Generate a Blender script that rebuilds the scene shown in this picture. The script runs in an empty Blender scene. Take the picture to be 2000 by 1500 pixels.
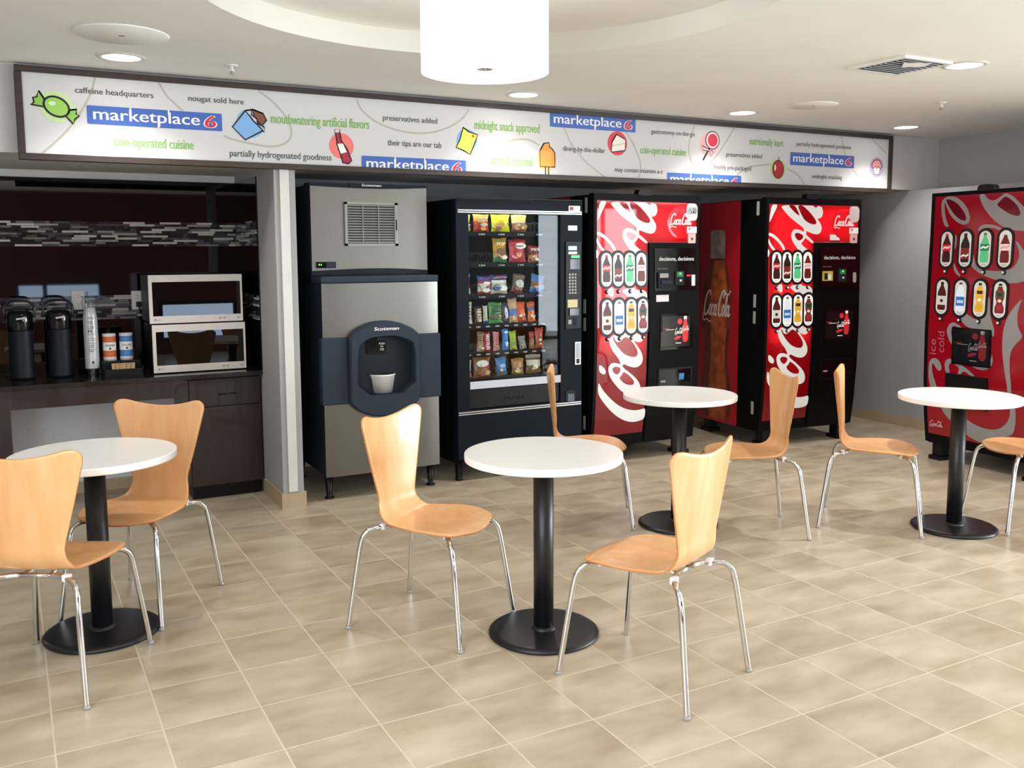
import bpy, bmesh, math, random
from mathutils import Vector, Matrix
from mathutils.geometry import tessellate_polygon
random.seed(7)
C = bpy.context.scene.collection
SC = bpy.context.scene

# ------------------------------------------------------------------ camera
cam_d = bpy.data.cameras.new('camera'); cam = bpy.data.objects.new('camera', cam_d); C.objects.link(cam)
cam_d.sensor_fit = 'HORIZONTAL'; cam_d.sensor_width = 36.0
cam_d.lens = 1808.8 / 2000 * 36.0
cam_d.shift_y = -0.03074
cam_d.clip_start = 0.05; cam_d.clip_end = 60
RC = ((0.878424, -0.47786, -0.004567), (-0.05521, -0.091988, -0.994228), (0.474682, 0.873606, -0.107187))
cam.matrix_world = Matrix(((RC[0][0], -RC[1][0], -RC[2][0], 0), (RC[0][1], -RC[1][1], -RC[2][1], 0), (RC[0][2], -RC[1][2], -RC[2][2], 1.515), (0, 0, 0, 1)))
SC.camera = cam

# ------------------------------------------------------------------ look, world, large lights
SC.view_settings.view_transform = 'Standard'; SC.view_settings.look = 'None'
SC.view_settings.gamma = 1.0; SC.view_settings.use_curve_mapping = False
SC.view_settings.exposure = 0.45
SC.cycles.use_denoising = True
SC.cycles.max_bounces = 8; SC.cycles.diffuse_bounces = 4; SC.cycles.glossy_bounces = 4; SC.cycles.transparent_max_bounces = 12
SC.cycles.sample_clamp_indirect = 6.0
wd = bpy.data.worlds.new('daylight'); SC.world = wd; wd.use_nodes = True
wd.node_tree.nodes['Background'].inputs[0].default_value = (0.72, 0.84, 1.0, 1)
wd.node_tree.nodes['Background'].inputs[1].default_value = 1.6

def area_light(name, loc, target, sx, sy, power, color=(1, 1, 1), shape='RECTANGLE', spread=180):
    d = bpy.data.lights.new(name, 'AREA'); d.shape = shape; d.size = sx; d.size_y = sy; d.energy = power; d.color = color
    d.spread = math.radians(spread)
    o = bpy.data.objects.new(name, d); C.objects.link(o); o.location = loc
    v = Vector(target) - Vector(loc); o.rotation_euler = v.to_track_quat('-Z', 'Y').to_euler(); o['kind'] = 'helper'
    return o
# storefront daylight from behind and right of the camera, plus an added left fill
area_light('window_daylight', (9.1, -3.06, 1.23), (9.1, 0, 1.23), 2.0, 2.3, 120, (0.88, 0.94, 1.0))
area_light('window_daylight', (5.72, -3.06, 1.2), (5.72, 0, 1.2), 0.34, 1.9, 16, (0.92, 0.95, 1.0))
area_light('window_daylight', (11.06, -0.1, 1.35), (6, -0.1, 1.0), 4.9, 2.0, 690, (0.80, 0.91, 1.0))
area_light('window_daylight', (-1.62, -0.5, 1.35), (3, -0.5, 1.0), 4.1, 1.9, 110, (0.93, 0.97, 1.0))  # added fill to brighten the left side, no window known there
area_light('window_daylight', (0.7, -3.06, 0.95), (0.7, 0, 0.95), 1.2, 0.35, 5, (0.55, 0.72, 1.0))
area_light('window_daylight', (2.58, -3.06, 0.5), (2.58, 0, 0.5), 1.1, 0.55, 9, (0.55, 0.72, 1.0))  # glow standing in for monitors mirrored in the microwave doors

# ------------------------------------------------------------------ materials
def lin(h):
    h = h.lstrip('#'); out = []
    for i in (0, 2, 4):
        c = int(h[i:i+2], 16) / 255
        out.append(c / 12.92 if c <= 0.04045 else ((c + 0.055) / 1.055) ** 2.4)
    return (*out, 1)
MATS = {}
def mat(name, col='#808080', rough=0.5, metal=0.0, emit=0.0, spec=0.5, coat=0.0, var=0.0, vscale=8.0, bump=0.0):
    if name in MATS: return MATS[name]
    m = bpy.data.materials.new(name); m.use_nodes = True; MATS[name] = m
    nt = m.node_tree; b = nt.nodes['Principled BSDF']; c = lin(col)
    b.inputs['Base Color'].default_value = c; b.inputs['Roughness'].default_value = rough; b.inputs['Metallic'].default_value = metal
    b.inputs['Specular IOR Level'].default_value = spec; b.inputs['Coat Weight'].default_value = coat
    if emit:
        b.inputs['Emission Color'].default_value = c; b.inputs['Emission Strength'].default_value = emit
    if var or bump:
        tc = nt.nodes.new('ShaderNodeTexCoord'); n = nt.nodes.new('ShaderNodeTexNoise'); n.inputs['Scale'].default_value = vscale; n.inputs['Detail'].default_value = 4
        nt.links.new(tc.outputs['Object'], n.inputs['Vector'])
        if var:
            r = nt.nodes.new('ShaderNodeValToRGB'); r.color_ramp.elements[0].position = 0.3; r.color_ramp.elements[1].position = 0.7
            r.color_ramp.elements[0].color = (*[x * (1 - var) for x in c[:3]], 1); r.color_ramp.elements[1].color = (*[min(1, x * (1 + var)) for x in c[:3]], 1)
            nt.links.new(n.outputs['Fac'], r.inputs['Fac']); nt.links.new(r.outputs['Color'], b.inputs['Base Color'])
        if bump:
            bp = nt.nodes.new('ShaderNodeBump'); bp.inputs['Strength'].default_value = bump; bp.inputs['Distance'].default_value = 0.002
            nt.links.new(n.outputs['Fac'], bp.inputs['Height']); nt.links.new(bp.outputs['Normal'], b.inputs['Normal'])
    return m

def mat_wood(name, c0, c1, axis_scale, rough=0.35, coat=0.3):
    m = mat(name, c0, rough, coat=coat); nt = m.node_tree; b = nt.nodes['Principled BSDF']
    tc = nt.nodes.new('ShaderNodeTexCoord'); mp = nt.nodes.new('ShaderNodeMapping'); mp.inputs['Scale'].default_value = axis_scale
    n = nt.nodes.new('ShaderNodeTexNoise'); n.inputs['Scale'].default_value = 3.0; n.inputs['Detail'].default_value = 6; n.inputs['Roughness'].default_value = 0.6
    r = nt.nodes.new('ShaderNodeValToRGB'); r.color_ramp.elements[0].position = 0.3; r.color_ramp.elements[1].position = 0.7
    r.color_ramp.elements[0].color = lin(c0); r.color_ramp.elements[1].color = lin(c1)
    nt.links.new(tc.outputs['Object'], mp.inputs['Vector']); nt.links.new(mp.outputs['Vector'], n.inputs['Vector'])
    nt.links.new(n.outputs['Fac'], r.inputs['Fac']); nt.links.new(r.outputs['Color'], b.inputs['Base Color'])
    return m

def mat_floor():
    m = mat('floor_tile', '#b9a88c', 0.33, spec=0.45); nt = m.node_tree; N = nt.nodes.new; Lk = nt.links.new; b = nt.nodes['Principled BSDF']
    tc = N('ShaderNodeTexCoord'); sp = N('ShaderNodeSeparateXYZ'); Lk(tc.outputs['Object'], sp.inputs[0])
    def mth(op, a, bb=None):
        n = N('ShaderNodeMath'); n.operation = op
        for i, v in enumerate((a, bb)):
            if v is None: continue
            if isinstance(v, (int, float)): n.inputs[i].default_value = v
            else: Lk(v, n.inputs[i])
        return n.outputs[0]
    u = mth('DIVIDE', mth('SUBTRACT', sp.outputs[0], 0.3603 - 20 * 0.3104), 0.3104); v = mth('DIVIDE', mth('SUBTRACT', sp.outputs[1], 4.5503 - 30 * 0.3067), 0.3067)
    fu, fv = mth('FRACT', u), mth('FRACT', v); iu, iv = mth('FLOOR', u), mth('FLOOR', v)
    du = mth('MINIMUM', fu, mth('SUBTRACT', 1.0, fu)); dv = mth('MINIMUM', fv, mth('SUBTRACT', 1.0, fv)); d = mth('MINIMUM', du, dv)
    grout = mth('LESS_THAN', d, 0.0085)
    cid = N('ShaderNodeCombineXYZ'); Lk(iu, cid.inputs[0]); Lk(iv, cid.inputs[1])
    wn = N('ShaderNodeTexWhiteNoise'); wn.noise_dimensions = '2D'; Lk(cid.outputs[0], wn.inputs['Vector'])
    off = N('ShaderNodeVectorMath'); off.operation = 'SCALE'; Lk(wn.outputs['Color'], off.inputs[0]); off.inputs['Scale'].default_value = 9.0
    add = N('ShaderNodeVectorMath'); add.operation = 'ADD'; Lk(tc.outputs['Object'], add.inputs[0]); Lk(off.outputs[0], add.inputs[1])
    mp = N('ShaderNodeMapping'); mp.inputs['Scale'].default_value = (2.2, 5.0, 1); Lk(add.outputs[0], mp.inputs['Vector'])
    ns = N('ShaderNodeTexNoise'); ns.inputs['Scale'].default_value = 1.5; ns.inputs['Detail'].default_value = 3.0; ns.inputs['Roughness'].default_value = 0.5; Lk(mp.outputs[0], ns.inputs['Vector'])
    r = N('ShaderNodeValToRGB'); r.color_ramp.elements[0].position = 0.28; r.color_ramp.elements[1].position = 0.74
    r.color_ramp.elements[0].color = lin('#a29278'); r.color_ramp.elements[1].color = lin('#c6baa3'); Lk(ns.outputs['Fac'], r.inputs['Fac'])
    hs = N('ShaderNodeHueSaturation'); Lk(r.outputs['Color'], hs.inputs['Color']); Lk(mth('ADD', mth('MULTIPLY', wn.outputs['Value'], 0.10), 0.95), hs.inputs['Value'])
    mx = N('ShaderNodeMix'); mx.data_type = 'RGBA'; Lk(grout, mx.inputs['Factor']); Lk(hs.outputs['Color'], mx.inputs[6]); mx.inputs[7].default_value = lin('#cabea6')
    Lk(mx.outputs[2], b.inputs['Base Color'])
    Lk(mth('ADD', mth('MULTIPLY', grout, 0.4), 0.33), b.inputs['Roughness'])
    bp = N('ShaderNodeBump'); bp.inputs['Strength'].default_value = 0.35; bp.inputs['Distance'].default_value = 0.002; Lk(mth('SUBTRACT', 1.0, grout), bp.inputs['Height']); Lk(bp.outputs[0], b.inputs['Normal'])
    return m

def mat_steel(name='brushed_steel'):
    m = mat(name, '#7f7d76', 0.32, 1.0); nt = m.node_tree; N = nt.nodes.new; Lk = nt.links.new; b = nt.nodes['Principled BSDF']
    tc = N('ShaderNodeTexCoord'); mp = N('ShaderNodeMapping'); mp.inputs['Scale'].default_value = (2, 2, 300); ns = N('ShaderNodeTexNoise'); ns.inputs['Scale'].default_value = 2.0
    Lk(tc.outputs['Object'], mp.inputs[0]); Lk(mp.outputs[0], ns.inputs['Vector'])
    mr = N('ShaderNodeMapRange'); mr.inputs[3].default_value = 0.26; mr.inputs[4].default_value = 0.40; Lk(ns.outputs['Fac'], mr.inputs[0]); Lk(mr.outputs[0], b.inputs['Roughness'])
    b.inputs['Anisotropic'].default_value = 0.5
    return m

def mat_glass(name, tint=(1, 1, 1), gloss=1.0, base=0.06):
    m = bpy.data.materials.new(name); m.use_nodes = True; MATS[name] = m; nt = m.node_tree; nt.nodes.clear(); N = nt.nodes.new; Lk = nt.links.new
    o = N('ShaderNodeOutputMaterial'); mx = N('ShaderNodeMixShader'); t = N('ShaderNodeBsdfTransparent'); g = N('ShaderNodeBsdfGlossy'); lw = N('ShaderNodeLayerWeight')
    t.inputs[0].default_value = (*tint, 1); g.inputs['Roughness'].default_value = 0.01; lw.inputs['Blend'].default_value = 0.12
    a = N('ShaderNodeMath'); a.operation = 'MULTIPLY_ADD'; Lk(lw.outputs['Fresnel'], a.inputs[0]); a.inputs[1].default_value = gloss; a.inputs[2].default_value = base
    Lk(a.outputs[0], mx.inputs[0]); Lk(t.outputs[0], mx.inputs[1]); Lk(g.outputs[0], mx.inputs[2]); Lk(mx.outputs[0], o.inputs[0])
    return m

def mat_film(name, col, fac, trans):
    m = mat(name, col, .03, coat=.2); nt = m.node_tree; N = nt.nodes.new; Lk = nt.links.new; b = nt.nodes['Principled BSDF']; o = nt.nodes['Material Output']
    t = N('ShaderNodeBsdfTranslucent'); t.inputs[0].default_value = lin(trans); mx = N('ShaderNodeMixShader'); mx.inputs[0].default_value = fac
    Lk(b.outputs[0], mx.inputs[1]); Lk(t.outputs[0], mx.inputs[2]); Lk(mx.outputs[0], o.inputs[0]); return m

# ------------------------------------------------------------------ mesh building
class MB:
    def __init__(s): s.v = []; s.f = []; s.m = []; s.sm = []; s.mats = []
    def mi(s, m):
        if m not in s.mats: s.mats.append(m)
        return s.mats.index(m)
    def add(s, vs, fs, m, smooth=False):
        o = len(s.v); s.v += [tuple(p) for p in vs]; k = s.mi(m)
        for f in fs: s.f.append([o + i for i in f]); s.m.append(k); s.sm.append(smooth)
        return s
    def box(s, x0, x1, y0, y1, z0, z1, m):
        vs = [(x, y, z) for x in (x0, x1) for y in (y0, y1) for z in (z0, z1)]
        return s.add(vs, [(0, 1, 3, 2), (4, 6, 7, 5), (0, 4, 5, 1), (2, 3, 7, 6), (0, 2, 6, 4), (1, 5, 7, 3)], m)
    def lathe(s, prof, m, c=(0, 0, 0), n=32, axis='z', smooth=True, caps=True):
        vs = []; fs = []; k = len(prof)
        for i in range(n):
            a = 2 * math.pi * i / n; ca, sa = math.cos(a), math.sin(a)
            for r, h in prof:
                p = (r * ca, r * sa, h) if axis == 'z' else ((r * ca, h, r * sa) if axis == 'y' else (h, r * ca, r * sa))
                vs.append((p[0] + c[0], p[1] + c[1], p[2] + c[2]))
        for i in range(n):
            j = (i + 1) % n
            for q in range(k - 1): fs.append((i * k + q, j * k + q, j * k + q + 1, i * k + q + 1))
        if caps:
            if prof[0][0] > 1e-6: fs.append([i * k for i in range(n)][::-1])
            if prof[-1][0] > 1e-6: fs.append([i * k + k - 1 for i in range(n)])
        return s.add(vs, fs, m, smooth)
    def tube(s, path, r, m, n=10, smooth=True):
        P = [Vector(p) for p in path]; vs = []; fs = []; R = r if isinstance(r, (list, tuple)) else [r] * len(P)
        t0 = (P[1] - P[0]).normalized(); up = Vector((0, 0, 1)) if abs(t0.z) < 0.9 else Vector((1, 0, 0)); nrm = t0.cross(up).normalized()
        for i, p in enumerate(P):
            t = ((P[min(i + 1, len(P) - 1)] - p).normalized() + (p - P[max(i - 1, 0)]).normalized()).normalized() if 0 < i < len(P) - 1 else (P[1] - P[0] if i == 0 else P[-1] - P[-2]).normalized()
            nrm = (nrm - t * nrm.dot(t)).normalized(); bn = t.cross(nrm)
            for k in range(n):
                a = 2 * math.pi * k / n; vs.append(p + (nrm * math.cos(a) + bn * math.sin(a)) * R[i])
        for i in range(len(P) - 1):
            for k in range(n): fs.append((i * n + k, i * n + (k + 1) % n, (i + 1) * n + (k + 1) % n, (i + 1) * n + k))
        fs.append(list(range(n))[::-1]); fs.append([(len(P) - 1) * n + k for k in range(n)])
        return s.add(vs, fs, m, smooth)
    def flat(s, poly, y, m):                                     # polygon in the x-z plane facing -y
        P = [Vector((p[0], p[1], 0)) for p in poly]
        vs = [(p.x, y, p.y) for p in P]; fs = []
        for t in tessellate_polygon([P]):
            a, b, c = (P[i] for i in t)
            fs.append(t if (b - a).cross(c - a).z > 0 else t[::-1])
        return s.add(vs, fs, m)
    def prism(s, poly, y0, y1, m):                               # polygon in x-z extruded from y0 (front) to y1
        s.flat(poly, y0, m); n = len(poly)
        vs = [(p[0], y0, p[1]) for p in poly] + [(p[0], y1, p[1]) for p in poly]
        return s.add(vs, [(i, (i + 1) % n, n + (i + 1) % n, n + i) for i in range(n)], m)
    def ribbon(s, pts, w, y, m, taper=None):                     # stroke in the x-z plane
        n = len(pts); L = []; R = []
        for i, p in enumerate(pts):
            a = pts[max(i - 1, 0)]; b = pts[min(i + 1, n - 1)]; dx, dz = b[0] - a[0], b[1] - a[1]; l = math.hypot(dx, dz) or 1
            k = w * 0.5 * (taper[i] if taper else 1); L.append((p[0] - dz / l * k, y, p[1] + dx / l * k)); R.append((p[0] + dz / l * k, y, p[1] - dx / l * k))
        return s.add(L + R, [(n + i, n + i + 1, i + 1, i) for i in range(n - 1)], m)
    def xform(s, fn): s.v = [tuple(fn(*p)) for p in s.v]; return s
    def mesh(s, name):
        me = bpy.data.meshes.new(name); me.from_pydata(s.v, [], s.f)
        for m in s.mats: me.materials.append(m)
        me.polygons.foreach_set('material_index', s.m); me.polygons.foreach_set('use_smooth', s.sm); me.update()
        return me
    def build(s, name, parent=None, bevel=0.0, seg=2, loc=None, rotz=0.0, label=None, recalc=True):
        me = s.mesh(name)
        if recalc:
            b = bmesh.new(); b.from_mesh(me); bmesh.ops.remove_doubles(b, verts=b.verts, dist=1e-6) if bevel else None
            bmesh.ops.recalc_face_normals(b, faces=b.faces) if bevel else None; b.to_mesh(me); b.free()
        o = bpy.data.objects.new(name, me); C.objects.link(o)
        if parent: o.parent = parent
        if loc: o.location = loc
        o.rotation_euler.z = rotz
        if bevel:
            bv = o.modifiers.new('bevel', 'BEVEL'); bv.width = bevel; bv.segments = seg; bv.limit_method = 'ANGLE'; bv.angle_limit = math.radians(40); bv.harden_normals = False
        if label: o['label'] = label
        return o

def thing(name, label, cat, loc=(0, 0, 0), rotz=0.0, group=None):
    o = bpy.data.objects.new(name, None); C.objects.link(o); o.location = loc; o.rotation_euler.z = rotz; o.empty_display_size = 0.1
    o['label'] = label; o['category'] = cat
    if group: o['group'] = group
    return o
def tag(o, label, cat, group=None):
    o['label'] = label; o['category'] = cat
    if group: o['group'] = group
    return o
def struct(mb, name, **k):
    o = mb.build(name, **k); o['kind'] = 'structure'; return o
def dup(root, loc, rotz, label, group=None):
    r = root.copy(); C.objects.link(r); r.location = loc; r.rotation_euler.z = rotz; r['label'] = label
    if group: r['group'] = group
    for ch in root.children:
        c = ch.copy(); C.objects.link(c); c.parent = r
        for g in ch.children:
            d = g.copy(); C.objects.link(d); d.parent = c
    return r

def smooth_path(pts, k=6):
    out = []; n = len(pts)
    for i in range(n - 1):
        p0, p1, p2, p3 = (Vector(pts[max(i - 1, 0)]), Vector(pts[i]), Vector(pts[i + 1]), Vector(pts[min(i + 2, n - 1)]))
        for j in range(k):
            t = j / k; out.append(tuple(0.5 * ((2 * p1) + (p2 - p0) * t + (2 * p0 - 5 * p1 + 4 * p2 - p3) * t * t + (3 * p1 - p0 - 3 * p2 + p3) * t ** 3)))
    out.append(tuple(pts[-1])); return out
def smooth_poly(p, it=2):
    for _ in range(it):
        q = []; n = len(p)
        for i in range(n):
            a, b = p[i], p[(i + 1) % n]
            q += [(a[0] * .78 + b[0] * .22, a[1] * .78 + b[1] * .22), (a[0] * .22 + b[0] * .78, a[1] * .22 + b[1] * .78)]
        p = q
    return p
def ellipse(cx, cz, rx, rz, n=28, a0=0.0, a1=2 * math.pi):
    k = n if abs(a1 - a0 - 2 * math.pi) < 1e-6 else n + 1
    return [(cx + rx * math.cos(a0 + (a1 - a0) * i / n), cz + rz * math.sin(a0 + (a1 - a0) * i / n)) for i in range(k)]
def stadium(cx, z0, z1, r, n=12):
    return [(cx + r * math.cos(a), z1 - r + r * math.sin(a)) for a in [math.pi * i / n for i in range(n + 1)]] + [(cx + r * math.cos(a), z0 + r + r * math.sin(a)) for a in [math.pi + math.pi * i / n for i in range(n + 1)]]
def rrect(x0, x1, z0, z1, r, n=5):
    out = []
    for cx, cz, a in ((x1 - r, z1 - r, 0), (x0 + r, z1 - r, 90), (x0 + r, z0 + r, 180), (x1 - r, z0 + r, 270)):
        out += [(cx + r * math.cos(math.radians(a + 90 * i / n)), cz + r * math.sin(math.radians(a + 90 * i / n))) for i in range(n + 1)]
    return out
def rect(x0, x1, z0, z1): return [(x0, z0), (x1, z0), (x1, z1), (x0, z1)]

TXT = {}
def text_tris(s):
    if s not in TXT:
        cu = bpy.data.curves.new('t', 'FONT'); cu.body = s; cu.resolution_u = 3
        o = bpy.data.objects.new('t', cu); me = o.to_mesh()
        vs = [(v.co.x, v.co.y) for v in me.vertices]; fs = [tuple(p.vertices) for p in me.polygons]
        o.to_mesh_clear(); bpy.data.objects.remove(o); bpy.data.curves.remove(cu)
        TXT[s] = (vs, fs)
    return TXT[s]
def text(mb, s, x0, x1, zb, h, y, m, dz=0.0, slant=0.0, bold=0.0, rot=0.0, piv=None):
    """lettering s from x0 to x1 on base line zb with ascender height h, facing -y"""
    vs, fs = text_tris(s); xs = [v[0] for v in vs]; a, b = min(xs), max(xs); H = 0.729
    def put(dx, y):
        out = []
        for x, z in vs:
            u = (x - a) / (b - a); X = x0 + u * (x1 - x0) + z / H * h * slant + dx; Z = zb + dz * u + z / H * h
            if rot:
                p = piv or (x0, zb); c, s_ = math.cos(rot), math.sin(rot); X, Z = p[0] + (X - p[0]) * c - (Z - p[1]) * s_, p[1] + (X - p[0]) * s_ + (Z - p[1]) * c
            out.append((X, y, Z))
        mb.add(out, fs, m)
    put(0, y)
    if bold: put(bold, y - .00025); put(-bold, y - .0005)
    return mb

def script_strokes():
    el = lambda cx, cz, rx, rz: [(p[0], p[1]) for p in ellipse(cx, cz, rx, rz, 18)] + [(cx + rx, cz)]
    S = [([(2.3, 2.9), (2.1, 3.45), (1.5, 3.5), (0.8, 2.9), (0.4, 1.8), (0.45, 0.6), (1.0, 0.05), (1.7, 0.3), (2.2, 0.9)], .42), ([(0.35, 0.5), (0.2, -0.3), (0.8, -0.75), (1.9, -0.5), (2.9, -0.85), (3.6, -0.7)], .26),
         (el(2.75, .85, .42, .75), .36), ([(4.15, 1.35), (3.8, 1.62), (3.45, 1.2), (3.4, .5), (3.75, .05), (4.3, .45)], .34), (el(4.85, .85, .4, .75), .36), ([(5.35, 1.6), (5.3, .4), (5.55, .05), (5.9, .4)], .34), ([(5.85, 1.6), (6.35, 1.8)], .3),
         ([(8.3, 3.0), (7.9, 3.55), (7.25, 3.5), (6.65, 2.8), (6.3, 1.7), (6.4, .55), (7.0, .05), (7.6, .35)], .46), ([(7.7, 2.6), (8.0, 3.3), (8.9, 3.2), (9.6, 3.1), (10.2, 3.7)], .28),
         (el(8.2, .85, .4, .75), .36), ([(8.85, .8), (9.25, 2.2), (9.2, 3.0), (8.95, 2.3), (8.95, .6), (9.2, .05), (9.5, .4)], .32), (el(9.95, .85, .4, .75), .36), ([(10.45, 1.6), (10.4, .4), (10.65, .05), (11.1, .5)], .34)]
    return S
def script_logo(mb, x0, zb, w, y, m, sz=1.0, shear=.22):
    k = w / 11.3
    for q, (pts, wd_) in enumerate(script_strokes()):
        p = smooth_path(pts, 4) if len(pts) < 16 else pts
        mb.ribbon([(x0 + (a + b * shear) * k, zb + b * k * sz) for a, b in p], wd_ * k * 1.25, y - .00012 * q, m)
    return mb

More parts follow.
